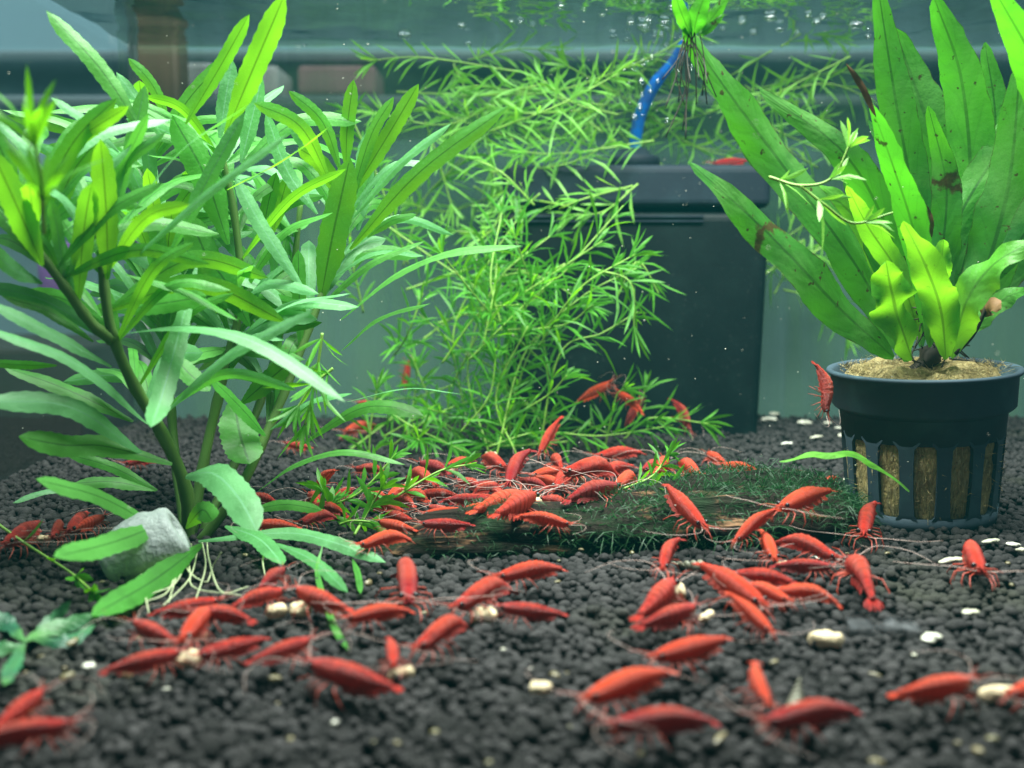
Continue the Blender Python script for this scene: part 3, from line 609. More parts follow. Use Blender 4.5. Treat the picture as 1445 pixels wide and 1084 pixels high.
nb = P(895, 215, .458); m = MB(); m.lathe([(.0005, z2 - .001), (.0115, z2 - .001), (.0115, z2 + .004), (.0108, z2 + .0052), (.0075, z2 + .0056), (.0060, z2 + .0085), (.0005, z2 + .0085)], 36)
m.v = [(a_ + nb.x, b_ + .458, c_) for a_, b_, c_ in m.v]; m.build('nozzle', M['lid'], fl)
rebase(fl)
m = MB(); Q = catmull([P(895, 215, .458), P(902, 168, .456), P(922, 122, .452), P(950, 85, .446), P(972, 45, .440), P(985, 0, .436), P(995, -40, .432)], 40)
m.tube(Q, [.0028 if i < 14 else .0028 - .0010 * min(1, (i - 14) / 6) for i in range(40)], 12); o = m.build('air_tube', M['tube'])
tag(o, 'bright blue air tube rising from the black filter to the surface', 'tube')
bub = []
m0 = MB(); V, Fc = ico(3); m0.add([tuple(v) for v in V], [tuple(f) for f in Fc]); bm_ = m0.build('air_bubble', M['bubble'], mesh_only=True)
fixed = [(735,30,5),(752,36,4),(908,35,9),(938,30,8),(968,18,6),(1047,30,6),(1063,45,6),(1087,22,9),(1100,40,6),(1152,30,6),(1208,32,10),(865,50,5),(850,20,4),(895,95,7),(908,88,6),(905,115,6),(880,100,4),(940,62,5),(925,58,5),(975,95,5),(932,48,6),(1040,10,5),(975,30,6),(895,165,6),(903,150,5),(571,47,9),(660,60,5),(430,63,3),(920,80,4),(885,55,5),(1005,60,4),(1020,40,4)] + [(R(860, 1000), R(8, 62), R(3, 6)) for _ in range(16)] + [(R(880, 960), R(75, 180), R(2.5, 5)) for _ in range(10)] + [(R(640, 1240), R(5, 55), R(3, 6)) for _ in range(12)]
for i, (x, y, r) in enumerate(fixed):
    surf = y < 66
    d = ray(x, y); Yd = min(.47, (WZ - CAM_Z) / d.z * d.y) if surf else R(.435, .455)
    p = P(x, y, Yd); o = obj('air_bubble', bm_); rr = r / F_PX * Yd * .8
    o.location = p - Vector((0, 0, rr * .5 if surf else 0)); o.scale = (rr * (1.35 if surf else 1), rr * (1.2 if surf else 1), rr * (.55 if surf else 1))
    tag(o, 'small shiny air bubble floating at the water surface' if surf else 'small air bubble rising beside the blue air tube', 'bubble', 'air bubbles under the water surface' if surf else 'air bubbles rising by the tube')

# ------------------------------------------------------------------ thin leaved weed
def sprig(root, pts, mat, node=.0095, Lf=.016, nleaf=4, wl=.00052, tipb=True):
    Q = catmull(pts, 40); Ls = [0]
    for a_, b_ in zip(Q, Q[1:]): Ls.append(Ls[-1] + (b_ - a_).length)
    m1 = MB(); m1.tube(Q, [.00045 * (1 - .4 * i / 39) for i in range(40)], 5); st = m1.build('stem', M['gstem'], root)
    m2 = MB(); s_ = node * R(.2, .8); ph = R(0, 6.28)
    while s_ < Ls[-1]:
        i = int(np.searchsorted(Ls, s_)); i = min(max(i, 1), 38); p = Q[i]; tg = (Q[i + 1] - Q[i - 1]).normalized(); a1 = tg.orthogonal().normalized(); b1 = tg.cross(a1)
        tip = s_ > Ls[-1] - node * 1.3; n_ = nleaf + (3 if tip else random.choice((-1, 0, 1)))
        for k in range(n_):
            a_ = ph + 6.283 * k / n_ + R(-.4, .4); out = a1 * math.cos(a_) + b1 * math.sin(a_); L = Lf * R(.6, 1.15) * (.8 if tip else 1)
            up = R(.5, 1.3) if not tip else R(1.0, 2.6); d = (out + tg * up).normalized(); dr = Vector((0, 0, -1)) * L * R(-.05, .22)
            leaf_geo(m2, [p, p + d * L * .5 + tg * L * .04, p + d * L + dr + out * L * .1], wl * R(.8, 1.3), fa=R(0, 1), nl=5, fold=.3, prof='lance', roll=R(-1, 1))
        ph += 1.1; s_ += node * R(.75, 1.2)
    o = m2.build('foliage', M[mat], st); kind(o, 'stuff')
def weed(name, label, base, strands, mat, **kw):
    r = thing(name, label, 'aquatic plant', base)
    for s_ in strands:
        sprig(r, s_, mat, **kw)
    rebase(r)
def px_path(pts): return [PS(*q, z=.0015) for q in pts]
def rand_strands(n, cx, cy, rx, ry, y0, y1, lmin, lmax, dirf):
    out = []
    for i in range(n):
        while True:
            u, v = R(-1, 1), R(-1, 1)
            if u * u + v * v < 1: break
        Y = R(y0, y1); p = P(cx + u * rx, cy + v * ry, Y); d = dirf(u, v); L = R(lmin, lmax); q = p + d * L
        q.y = min(max(q.y, y0 - .006), y1 + .004); q.z = min(q.z, WZ - .006); q.z = max(q.z, .006)
        out.append([p - d * L * .3, p + d * L * .25 + rnd_unit() * .006, p + d * L * .7 + rnd_unit() * .008])
    return out
dirA = lambda u, v: Vector((R(-.6, 1.0), R(-.25, .25), R(-.35, .9))).normalized()
weed('water_weed', 'bright green thin leaved weed clump growing in front of the black filter', G(760, 640, 0),
     [px_path(q) for q in [[(690,640,.40),(660,520,.40),(700,400,.40),(780,330,.41)], [(700,645,.395),(740,500,.39),(820,420,.39),(905,375,.395)], [(720,620,.395),(720,470,.395),(800,380,.39),(880,290,.395)],
      [(660,600,.40),(640,470,.405),(690,370,.41),(730,310,.415)], [(760,640,.39),(790,500,.385),(850,470,.385),(900,440,.39)], [(730,645,.385),(700,560,.385),(745,460,.385)], [(690,630,.38),(760,610,.385),(850,615,.39),(950,600,.40)],
      [(880,620,.40),(920,590,.40),(1000,598,.40)], [(890,600,.405),(905,565,.405),(915,535,.405)], [(700,600,.39),(770,560,.385),(800,530,.38)], [(650,610,.385),(690,560,.38),(700,500,.38)],
      [(870,420,.395),(900,370,.395),(930,415,.395)], [(840,380,.39),(890,400,.385),(895,470,.385)], [(640,540,.40),(690,450,.395),(760,400,.39),(850,340,.39)]]] +
     rand_strands(15, 735, 490, 85, 140, .385, .42, .035, .06, dirA) + rand_strands(9, 770, 612, 110, 28, .38, .42, .03, .05, lambda u, v: Vector((R(-1, 1), R(-.3, .3), R(-.1, .5))).normalized()),
     'grassleaf_d', Lf=.0165, nleaf=4)
dirF = lambda u, v: Vector((R(-1, 1), R(-.3, .3), R(-.35, .45))).normalized()
weed('water_weed', 'pale tangle of thin leaved weed floating below the surface above the filter', P(820, 200, .45),
     [px_path(q) for q in [[(560,130,.45),(700,135,.445),(800,125,.44),(930,75,.43),(1000,25,.42)], [(600,170,.45),(620,230,.45),(640,300,.45)], [(640,90,.46),(680,180,.455),(700,260,.45)], [(1200,80,.44),(1120,120,.445),(1050,160,.45)]]] +
     rand_strands(20, 740, 180, 140, 120, .43, .475, .04, .07, dirF) + rand_strands(8, 900, 130, 90, 90, .466, .48, .04, .06, dirF) + rand_strands(11, 1120, 140, 110, 110, .455, .48, .04, .06, dirF) + rand_strands(5, 790, 275, 100, 30, .415, .43, .03, .05, dirF), 'grassleaf', Lf=.017, nleaf=4)
weed('water_weed', 'hazy thin leaved weed clump between the stem plant and the filter', G(570, 630, 0),
     rand_strands(9, 575, 440, 75, 150, .41, .465, .04, .065, dirA) + rand_strands(7, 590, 610, 80, 40, .37, .43, .03, .045, dirA), 'grassleaf_d', Lf=.016, nleaf=4)
weed('water_weed', 'thin leaved sprig standing among red shrimp at the driftwood end', G(505, 750, 0),
     [px_path(q) for q in [[(500,755,.275),(520,720,.275),(545,680,.275)], [(440,740,.28),(465,715,.28),(455,690,.28)], [(560,700,.29),(620,665,.295),(665,655,.30)], [(480,740,.272),(500,735,.27),(540,738,.27)], [(420,720,.285),(500,700,.285),(560,640,.29)]]], 'grassleaf_d', Lf=.010, nleaf=5, node=.006, wl=.0007)
weed('water_weed', 'thin leaved weed sprig hanging from the bush of the stem plant', P(430, 560, .262),
     [px_path(q) for q in [[(455,470,.268),(445,540,.266),(430,600,.264)], [(470,520,.266),(440,545,.264),(420,575,.262)]]], 'grassleaf_d', Lf=.012, nleaf=5, node=.006)
weed('water_weed', 'light green weed sprig drifting in front of the fern leaves', P(1165, 265, .255),
     [px_path(q) for q in [[(1085,250,.262),(1130,262,.258),(1175,250,.255),(1205,190,.255)], [(1130,262,.258),(1165,290,.255),(1205,315,.254),(1260,300,.254)]]], 'grassleaf', Lf=.011, nleaf=4, node=.012, wl=.0006)
weed('water_weed', 'thin leaved weed strand beside the red shrimp on top of the driftwood', G(900, 690, .012),
     [px_path(q) for q in [[(880,690,.285),(920,672,.29),(945,640,.30)], [(890,695,.282),(920,690,.282),(960,685,.285)]]], 'grassleaf_d', Lf=.010, nleaf=5, node=.006)
weed('water_weed', 'blurred weed whorl close to the front glass over the stem plant', P(45, 180, .19),
     [px_path(q) for q in [[(62,330,.198),(58,250,.192),(45,185,.188)]]], 'grassleaf_d', Lf=.017, nleaf=6, node=.011, wl=.0008)
weed('water_weed', 'thin leaved weed behind the fern between filter and net pot', P(1110, 420, .46),
     rand_strands(6, 1115, 400, 30, 70, .45, .475, .03, .05, dirA), 'grassleaf', Lf=.016, nleaf=4)
weed('water_weed', 'single bare weed runner lying across the soil under the stem plant', G(60, 770, 0),
     [px_path(q) for q in [[(-10,735,.25),(40,770,.247),(95,805,.243),(135,838,.238)]]], 'grassleaf_d', Lf=.010, nleaf=2, node=.016, wl=.0009)
for pts, w, lab in [([(455,770),(448,810),(470,880),(492,918)],8,'narrow green grass blade standing on soil between two red shrimp'), ([(497,788),(505,810),(509,838)],9,'short green grass blade beside the tips of the stem plant')]:
    m = MB(); leaf_geo(m, [PS(a_, b_, .243 - .008 * i) for i, (a_, b_) in enumerate(pts)], w * .5 / F_PX * .24, nl=14, fa=.3, prof='blunt'); tag(m.build('grass_blade', M['stemleaf']), lab, 'grass blade')

# ------------------------------------------------------------------ shrimp
def shrimp_mesh(hump, side, fan, tail):
    m = MB(); NR, NS = 64, 16
    ts = np.linspace(0, 1, NR)
    hr = np.interp(ts, [0, .03, .08, .16, .28, .40, .52, .64, .75, .85, .93, 1], [.026, .040, .052, .064, .074, .080, .082, .074, .057, .042, .032, .025])
    wr = np.interp(ts, [0, .03, .08, .16, .28, .40, .52, .64, .75, .85, .93, 1], [.024, .036, .046, .055, .062, .066, .064, .056, .043, .032, .024, .020])
    def spine(t):
        x = .38 - .80 * t; z = hump * math.sin(math.pi * min(1, max(0, (t - .15) / .85))) - .02 * (1 - t) - tail * max(0, t - .6) ** 1.5
        return Vector((x, side * (t - .35) ** 2 * (1 if t > .35 else .3), z))
    V = []; uv = []
    for i, t in enumerate(ts):
        p = spine(t); tg = (spine(min(1, t + .01)) - spine(max(0, t - .01))).normalized(); sd = Vector((0, 0, 1)).cross(tg).normalized(); up = tg.cross(sd)
        seg = 1.0
        if t > .42: seg = 0.93 + .12 * (((t - .42) / .095) % 1.0) ** 1.5
        for k in range(NS):
            a_ = 2 * math.pi * k / NS; ca, sa = math.cos(a_), math.sin(a_)
            hz = hr[i] * (1.0 if sa > 0 else 1.05) * seg; V.append(p + sd * ca * wr[i] * seg * (1 if sa > 0 else .85) + up * sa * hz); uv.append((k / NS, t))
    Fc = [(i * NS + k, i * NS + (k + 1) % NS, (i + 1) * NS + (k + 1) % NS, (i + 1) * NS + k) for i in range(NR - 1) for k in range(NS)] + [tuple(range(NS - 1, -1, -1)), tuple((NR - 1) * NS + k for k in range(NS))]
    m.add(V, Fc, uv, 0)
    f0 = spine(0.02)
    m.tube([spine(.12) + Vector((0, 0, .036)), spine(.03) + Vector((0, 0, .026)), f0 + Vector((.07, 0, .022)), f0 + Vector((.125, 0, .020))], [.014, .013, .007, .001], 6)   # rostrum
    for s_ in (-1, 1):
        m.add([f0 + Vector((-.01, s_ * .012, .0)), f0 + Vector((.04, s_ * .034, .004)), f0 + Vector((.085, s_ * .026, .0)), f0 + Vector((.05, s_ * .008, -.004))], [(0, 1, 2, 3)])  # antennal scale
        m.tube([f0 + Vector((.0, s_ * .016, .010)), f0 + Vector((.07, s_ * .03, .022)), f0 + Vector((.16, s_ * .06, .045)), f0 + Vector((.24, s_ * .10, .04))], [.006, .005, .003, .0015], 4, 1)  # antennule
        m.tube(catmull([f0 + Vector((.0, s_ * .018, -.006)), f0 + Vector((.10, s_ * .06, .01)), f0 + Vector((.24, s_ * .20, .06)), f0 + Vector((.20, s_ * .42, .05)), f0 + Vector((.0, s_ * .58, .01))], 14), [.0028 * (1 - .6 * i / 13) for i in range(14)], 4, 2)  # antenna
        for q in range(5):                                                     # walking legs
            b_ = spine(.10 + .07 * q) + Vector((0, s_ * .026, -.048)); fr = (.12, .09, .05, -.05, -.12)[q] + R(-.03, .03); rch = (.04, .06, .10, .12, .12)[q] * R(.7, 1.3); dn = (.08, .10, .15, .16, .15)[q] * R(.85, 1.1)
            kn = b_ + Vector((fr * .4, s_ * rch * .9, -dn * .15)); kn2 = b_ + Vector((fr * 1.0, s_ * rch * 1.15, -dn * .62)); ft = b_ + Vector((fr * 1.25, s_ * rch * .95, -dn))
            m.tube([b_, kn, kn2, ft], [.0075, .0055, .004, .0022], 5, 1)
        for q in range(5):                                                     # swimmerets, overlapping blades
            tt = .47 + .085 * q; b_ = spine(tt) + Vector((0, s_ * .03, -hr[int(tt * 63)] * .75)); l = .050 * (1 - .09 * q) * R(.85, 1.15); bk = R(.02, .05)
            m.add([b_ + Vector((.035, 0, .01)), b_ + Vector((-.035, 0, .01)), b_ + Vector((-.035 - bk, s_ * .014, -l * .7)), b_ + Vector((-.018 - bk, s_ * .016, -l)), b_ + Vector((.010 - bk * .5, s_ * .014, -l * .85)), b_ + Vector((.028, s_ * .010, -l * .4))], [(0, 1, 2, 3, 4, 5)], None, 0)
    e = spine(1.0); tg = (spine(1.0) - spine(.96)).normalized(); sd = Vector((0, 0, 1)).cross(tg).normalized(); up = tg.cross(sd)
    for a_, L, w in ((0, .115, .016), (fan * .5, .12, .026), (-fan * .5, .12, .026), (fan, .105, .028), (-fan, .105, .028)):              # tail fan
        d = tg * math.cos(a_) + sd * math.sin(a_); o_ = d.cross(up).normalized(); b_ = e - tg * .03
        pts = [(0, .4), (.35, .85), (.7, 1.0), (.92, .7), (1, .25)]; Vb = []
        for t, ww in pts:
            c0 = b_ + d * L * t - up * .012 * t * t; Vb += [c0 + o_ * w * ww, c0 + up * .006 * (1 - t), c0 - o_ * w * ww, c0 - up * .005 * (1 - t * .8)]
        m.add(Vb, [(i * 4 + k, i * 4 + (k + 1) % 4, i * 4 + 4 + (k + 1) % 4, i * 4 + 4 + k) for i in range(4) for k in range(4)] + [(0, 1, 2, 3)])
    return m.build('red_shrimp', [M['shrimp'], M['shrimpleg'], M['feeler']], mesh_only=True), spine(.055)
SV = [shrimp_mesh(.030, .03, .45, .05), shrimp_mesh(.012, .12, .30, .0), shrimp_mesh(.055, -.08, .55, .22), shrimp_mesh(.004, -.05, .25, .0), shrimp_mesh(.02, .20, .7, .05)]
m = MB(); V, Fc = ico(2); m.add([tuple(v * .020) for v in V], [tuple(f) for f in Fc]); EYE = m.build('eye', M['eye'], mesh_only=True)
def shrimp(hx, hy, tx, ty, label, zh=.0055, zt=.005, var=None, group=None, Y=None, roll=0.0):
    if Y: h, t = P(hx, hy, Y[0]), P(tx, ty, Y[1])
    else: h, t = G(hx, hy, zh), G(tx, ty, zt)
    v = h - t; L = v.length; mid = (h + t) / 2
    Lc = min(max(L, .016), .031); 
    X = v.normalized(); Z = Vector((0, 0, 1)); Z = (Z - X * Z.dot(X))
    if Z.length < .25: Z = Vector((1, 0, 0)) - X * X.x
    Z.normalize(); Yv = Z.cross(X); Rm = Matrix((X, Yv, Z)).transposed() @ Matrix.Rotation(roll, 3, 'X')
    k = random.randrange(5) if var is None else var; me, eyep = SV[k]
    o = obj('red_shrimp', me); o.matrix_basis = Matrix.Translation(mid) @ Rm.to_4x4() @ Matrix.Diagonal((Lc, Lc * 1.16, Lc * 1.2, 1))
    tag(o, label, 'shrimp', group)
    for s_ in (-1, 1):
        e = obj('eye', EYE, o); e.location = eyep + Vector((.014, s_ * .042, .020))
    return o
pile = dict(label='red shrimp in the crowded heap behind the driftwood', group='shrimp heaped behind the driftwood')
rw = dict(label='dim red shrimp half hidden behind the stem plant stems', group='shrimp behind the stem plant')
LIST = [
 (0,768,63,735,dict(label='crimson shrimp beside a flat cream pellet near the ceramic weight')), (72,758,92,738,dict(label='small crimson shrimp behind a bare weed runner')),
 (93,750,128,722,dict(label='red shrimp with orange belly behind the flat cream pellet')), (145,728,108,745,dict(label='dark crimson shrimp touching the ceramic weight')),
 (183,873,247,906,dict(label='red shrimp with its head towards the long root, tail at the feeding cluster')), (250,905,302,853,dict(label='red shrimp slanting up from the feeding cluster near two pellets')),
 (288,862,338,868,dict(label='red shrimp squeezed in the row under the pale roots')), (408,828,322,858,dict(label='plump red shrimp above two round cream pellets')),
 (405,798,364,832,dict(label='dark red shrimp under the pale leaf tips of the stem plant')), (410,826,492,862,dict(label='red shrimp crossed by a narrow grass blade')),
 (254,918,160,947,dict(label='long red shrimp feeding on the broken cream pellet, tail pointing away from it')), (290,920,361,905,dict(label='thin red shrimp pointing at the broken cream pellet')),
 (446,897,354,937,dict(label='red shrimp sloping beside the head of the large straight shrimp')), (424,928,562,975,dict(label='large straight red shrimp with its tail on a cream pellet',var=3)),
 (97,1018,-30,1048,dict(label='blurred orange red shrimp at the front glass beside another',zh=.006)), (60,973,-8,1028,dict(label='blurred dark red shrimp behind the orange one at the front glass')),
 (290,850,242,862,dict(label='small dull red shrimp tucked under hanging roots')), (484,870,579,860,dict(label='red shrimp behind the grass blade, legs standing on the soil',var=0)),
 (578,850,571,793,dict(label='dark legged shrimp facing forward on bare soil near driftwood end')), (577,915,668,873,dict(label='orange red shrimp standing over soil with tail on a ragged pellet',var=2)),
 (630,857,732,822,dict(label='arched red shrimp above the ragged pellet',var=2)), (690,812,800,800,dict(label='red shrimp lying just in front of the driftwood',var=0)),
 (699,853,796,868,dict(label='red shrimp with its head against the ragged pellet',var=3)), (556,942,551,898,dict(label='dark brownish red shrimp facing forward over a cream pellet')),
 (804,738,735,728,dict(label='red shrimp clinging to the front face of the driftwood',zh=.010,zt=.012)), (932,806,949,755,dict(label='speckled red shrimp head down with spread tail against the driftwood',zt=.009,var=4)),
 (953,812,910,876,dict(label='red shrimp with head beside a cream lump under the speckled shrimp')), (990,850,908,888,dict(label='orange red shrimp sloping next to a thin cream stick')),
 (910,926,1035,901,dict(label='red shrimp with tapered tail lying over another shrimp')), (812,986,945,942,dict(label='crimson shrimp stretched below a tapered shrimp')),
 (848,1018,1016,1015,dict(label='bright orange red shrimp alone near the front glass',var=0)), (530,733,586,749,dict(label='red shrimp partly behind a sprig at the driftwood end')),
 (497,768,588,757,dict(label='arched dark red shrimp with pale back line at the driftwood end',var=2,zh=.006,zt=.006)), (594,737,662,741,dict(label='slim red shrimp lying along the driftwood top edge',zh=.008,zt=.008,var=3)),
 (1090,857,985,792,dict(label='long bright red shrimp in the feeding cluster, tail raised against the driftwood',zt=.008,var=3)), (1097,896,1027,834,dict(label='bright red shrimp lying on the long one, head down on the soil',zh=.005,zt=.009,var=3)),
 (1027,806,1127,818,dict(label='pinkish red shrimp in the feeding cluster with pale back',zh=.007,zt=.007)), (1177,797,1095,800,dict(label='red shrimp beside white crumbs in the feeding cluster')),
 (1116,846,1050,825,dict(label='small red shrimp squeezed in the middle of the feeding cluster')), (1086,828,1188,848,dict(label='red shrimp with long tapered tail at the edge of feeding cluster',var=2)),
 (1194,788,1088,757,dict(label='humped red shrimp in front of the driftwood facing the orange one',zt=.007,var=2)), (1196,782,1227,840,dict(label='orange mottled shrimp curled at the end of the feeding cluster',var=2)),
 (1030,767,1092,712,dict(label='dark banded red shrimp climbing down the driftwood face',zh=.007,zt=.015,var=4)), (1092,716,1170,689,dict(label='orange red shrimp lying on top of the driftwood by the pot',zh=.015,zt=.016,var=1)),
 (1096,792,1075,746,dict(label='small bright red shrimp facing forward under the driftwood edge',zt=.008)), (1002,748,930,682,dict(label='smooth red shrimp draped over the driftwood front',zh=.009,zt=.016,var=1)),
 (1217,758,1227,706,dict(label='dark red shrimp head down against the net pot slots',zt=.009)), (1388,806,1357,762,dict(label='red shrimp on bare soil beside the curved shell chip')),
 (1087,997,1051,930,dict(label='shiny red shrimp head down near the pointed snail shell',zt=.007)), (1065,1016,1214,998,dict(label='blurred red shrimp in front of the pointed snail shell',var=0)),
 (1384,953,1264,986,dict(label='mottled red shrimp beside a long cream pellet near the glass',var=1)), (1432,975,1490,965,dict(label='red shrimp at the far end of the long cream pellet')),
 (1157,682,1183,674,dict(label='tiny orange shrimp behind the driftwood next to the pot')),
 (868,534,812,570,dict(label='dark red shrimp swimming nose up in front of the filter',Y=(.40,.395))), (866,546,912,584,dict(label='dull red shrimp crossing another before the filter',Y=(.395,.39))),
 (902,560,883,602,dict(label='brownish red shrimp upright behind the crossing one',Y=(.402,.402))), (757,645,789,586,dict(label='brown red shrimp climbing the weed in front of the filter',Y=(.35,.36))),
 (978,614,950,558,dict(label='red shrimp hanging on weed at the filter corner',Y=(.40,.405))), (577,512,572,546,dict(label='faint red shrimp hanging in the hazy weed clump',Y=(.44,.44))),
 (482,608,526,598,dict(label='faint red shrimp on the soil behind a broad drooping leaf')), (505,567,530,574,dict(label='faint red shrimp above a broad drooping leaf',Y=(.42,.41))),
 (1170,592,1157,507,dict(label='red shrimp swimming upright beside the net pot rim',Y=(.275,.278),var=2,roll=.6)), (996,637,1023,653,dict(label='red shrimp on soil beneath the filter corner')),
 (1030,656,1056,660,dict(label='small red shrimp just behind the mossy driftwood end')), (448,692,464,667,dict(label='bright small red shrimp upright behind the thin sprig',zt=.012)),
 (435,693,456,716,rw), (503,660,541,666,rw), (400,624,440,632,rw), (360,738,414,742,rw), (357,700,385,706,rw), (185,652,215,650,rw), (425,735,470,728,rw), (345,722,372,735,rw), (470,700,500,690,rw), (440,715,480,722,rw),
 (588,650,641,667,pile), (620,686,574,667,pile), (717,659,677,643,pile), (575,722,522,714,pile), (553,695,591,714,pile), (570,690,612,705,pile), (590,695,646,698,pile), (700,702,620,708,dict(pile,zh=.006,zt=.006)),
 (590,723,673,722,dict(pile,zh=.007,zt=.007)), (712,683,660,696,pile), (747,690,668,726,dict(pile,zh=.010,zt=.010,var=1)), (768,687,694,737,dict(label='pinkish red shrimp lying across the heap on the driftwood',zh=.012,zt=.012,var=1)),
 (880,680,796,706,dict(label='large glossy red shrimp resting on top of the driftwood edge',zh=.013,zt=.012,var=0)), (713,688,738,630,dict(label='red shrimp standing head down in the heap with spread tail',zt=.016,zh=.008,var=4)), (745,669,801,662,pile), (785,662,882,664,dict(label='big humped red shrimp at the top of the heap',zh=.012,zt=.008,var=2)),
 (780,692,809,661,pile), (778,643,792,662,pile), (835,642,906,636,pile), (730,676,776,685,dict(pile,zh=.006,zt=.006)), (905,662,931,652,pile), (940,644,931,668,pile), (991,671,955,651,pile), (680,682,708,690,pile), (660,702,702,705,pile), (640,675,690,690,pile),
 (600,712,650,730,pile), (720,705,690,690,pile), (760,700,810,716,dict(pile,zh=.008,zt=.008)), (840,668,890,655,pile), (860,690,905,672,pile), (545,700,575,685,pile), (650,720,700,712,dict(pile,zh=.007,zt=.007)), (700,716,760,708,dict(pile,zh=.009,zt=.009)), (545,722,580,735,pile), (630,655,665,648,pile),
 (800,684,755,672,pile), (512,690,550,703,pile), (1000,230,1058,227,dict(label='faint red shrimp lying on the filter top near the fern',Y=(.446,.446))),
]
MARK = [(581,691,'touching the cream pellet that stands near the sprig'), (565,726,'with the cream sliver under it'), (693,647,'beside the pale pellet at the weed foot'), (816,679,'over the cream pellet under the big humped shrimp'), (757,714,'at the crumbly cream pellet on the driftwood'),
        (660,738,'above the greyish pellet of the slim shrimp'), (638,668,'at the tiny cream crumb'), (887,692,'beside the white crumb next to the glossy shrimp'), (725,655,'behind the head down shrimp with spread tail'), (545,690,'behind the upright stem of the sprig'), (930,660,'under the weed strand on the driftwood'), (850,638,'at the very foot of the filter weed'), (990,668,'next to the filter corner and mossy wood')]
taken = set()
for q_, row in enumerate(LIST):
    hx, hy, tx, ty, kw = row; kw = dict(kw)
    if kw['label'] == pile['label']:
        mx, my = (hx + tx) / 2, (hy + ty) / 2; near_ = min(MARK, key=lambda k_: (k_[0] - mx) ** 2 + (k_[1] - my) ** 2)
        if near_ not in taken and (near_[0] - mx) ** 2 + (near_[1] - my) ** 2 < 32 ** 2: taken.add(near_); kw['label'] = 'red heap shrimp ' + near_[2]
    shrimp(hx, hy, tx, ty, **kw)

# ------------------------------------------------------------------ food pellets, chips, snails
def lump(name, px, py, lpx, wpx, ang, mat, label, cat, z=.001, flat=1.0, cyl=True, group=None, rough=.12):
    c0 = G(px, py, z); Y = c0.y; L = lpx / F_PX * Y; Wd = wpx / F_PX * Y
    m = MB(); n, ns = 12, 12; V = []; sd = R(0, 99)
    for i in range(n):
        t = i / (n - 1); s_ = (1 - abs(2 * t - 1) ** (5 if cyl else 2.2)) ** .5 if 0 < t < 1 else .12
        s_ = max(s_, .12)
        for k in range(ns):
            a_ = 2 * math.pi * k / ns; f = 1 + rough * 2 * noise.noise((t * 4 + sd, math.cos(a_) * 1.6, math.sin(a_) * 1.6 + sd)) + rough * noise.noise((t * 12 + sd, math.cos(a_) * 4, math.sin(a_) * 4))
            V.append(((t - .5) * L, math.cos(a_) * s_ * f * Wd / 2, math.sin(a_) * s_ * f * Wd / 2 * flat))
    m.add(V, [(i * ns + k, i * ns + (k + 1) % ns, (i + 1) * ns + (k + 1) % ns, (i + 1) * ns + k) for i in range(n - 1) for k in range(ns)] + [tuple(range(ns - 1, -1, -1)), tuple((n - 1) * ns + k for k in range(ns))])
    o = m.build(name, mat); o.location = c0 + Vector((0, 0, Wd * .3 * flat)); o.rotation_euler = (R(-.3, .3), R(-.12, .12), ang); return tag(o, label, cat, group)
PL = [(265,937,40,24,.1,'broken cream pellet in the middle of three feeding shrimp'), (283,901,19,17,.3,'small round cream crumb above the broken pellet'), (390,868,32,20,.4,'round cream pellet gripped by the plump shrimp'),
 (424,867,32,24,.2,'round cream pellet beside the narrow grass blade'), (566,957,42,19,.45,'cream pellet at the tail of the large straight shrimp'), (682,874,42,22,.2,'ragged white pellet shared by three shrimp'),
 (763,977,35,20,.35,'lone short cream pellet on open soil'), (997,873,40,12,.9,'thin cream stick lying beside an orange red shrimp'), (956,843,22,26,.2,'cream lump under the speckled shrimp'),
 (1165,909,52,24,-.35,'large cylindrical cream pellet on open soil'), (1410,986,64,24,.0,'long cream pellet near the glass beside a mottled shrimp'), (581,691,15,19,1.2,'cream pellet standing in the heap of shrimp near the sprig'),
 (565,726,24,11,.3,'cream sliver under a shrimp of the heap'), (693,647,18,12,.2,'pale pellet at the weed foot behind the heap'), (688,657,20,8,.1,'flat pale flake at the weed foot behind the heap'), (816,679,18,13,.2,'cream pellet under the big humped shrimp'),
 (757,714,18,18,.5,'crumbly cream pellet on the driftwood under the heap'), (56,763,36,10,.1,'flat cream pellet beside the crimson shrimp'), (1160,807,16,9,.3,'white crumb in the feeding cluster'), (1104,799,18,9,.1,'cream crumb under the small bright shrimp'), (660,738,18,10,.2,'greyish pellet at the end of the slim shrimp'), (638,668,10,8,.2,'tiny cream crumb at the tail of a heap shrimp'), (887,692,9,9,.2,'white crumb beside the glossy shrimp on the driftwood')]
for x, y, l, w, a_, lab in PL: lump('food_pellet', x, y, l, w, a_, M['pellet'], lab, 'food pellet', group='cream food pellets', rough=.22)
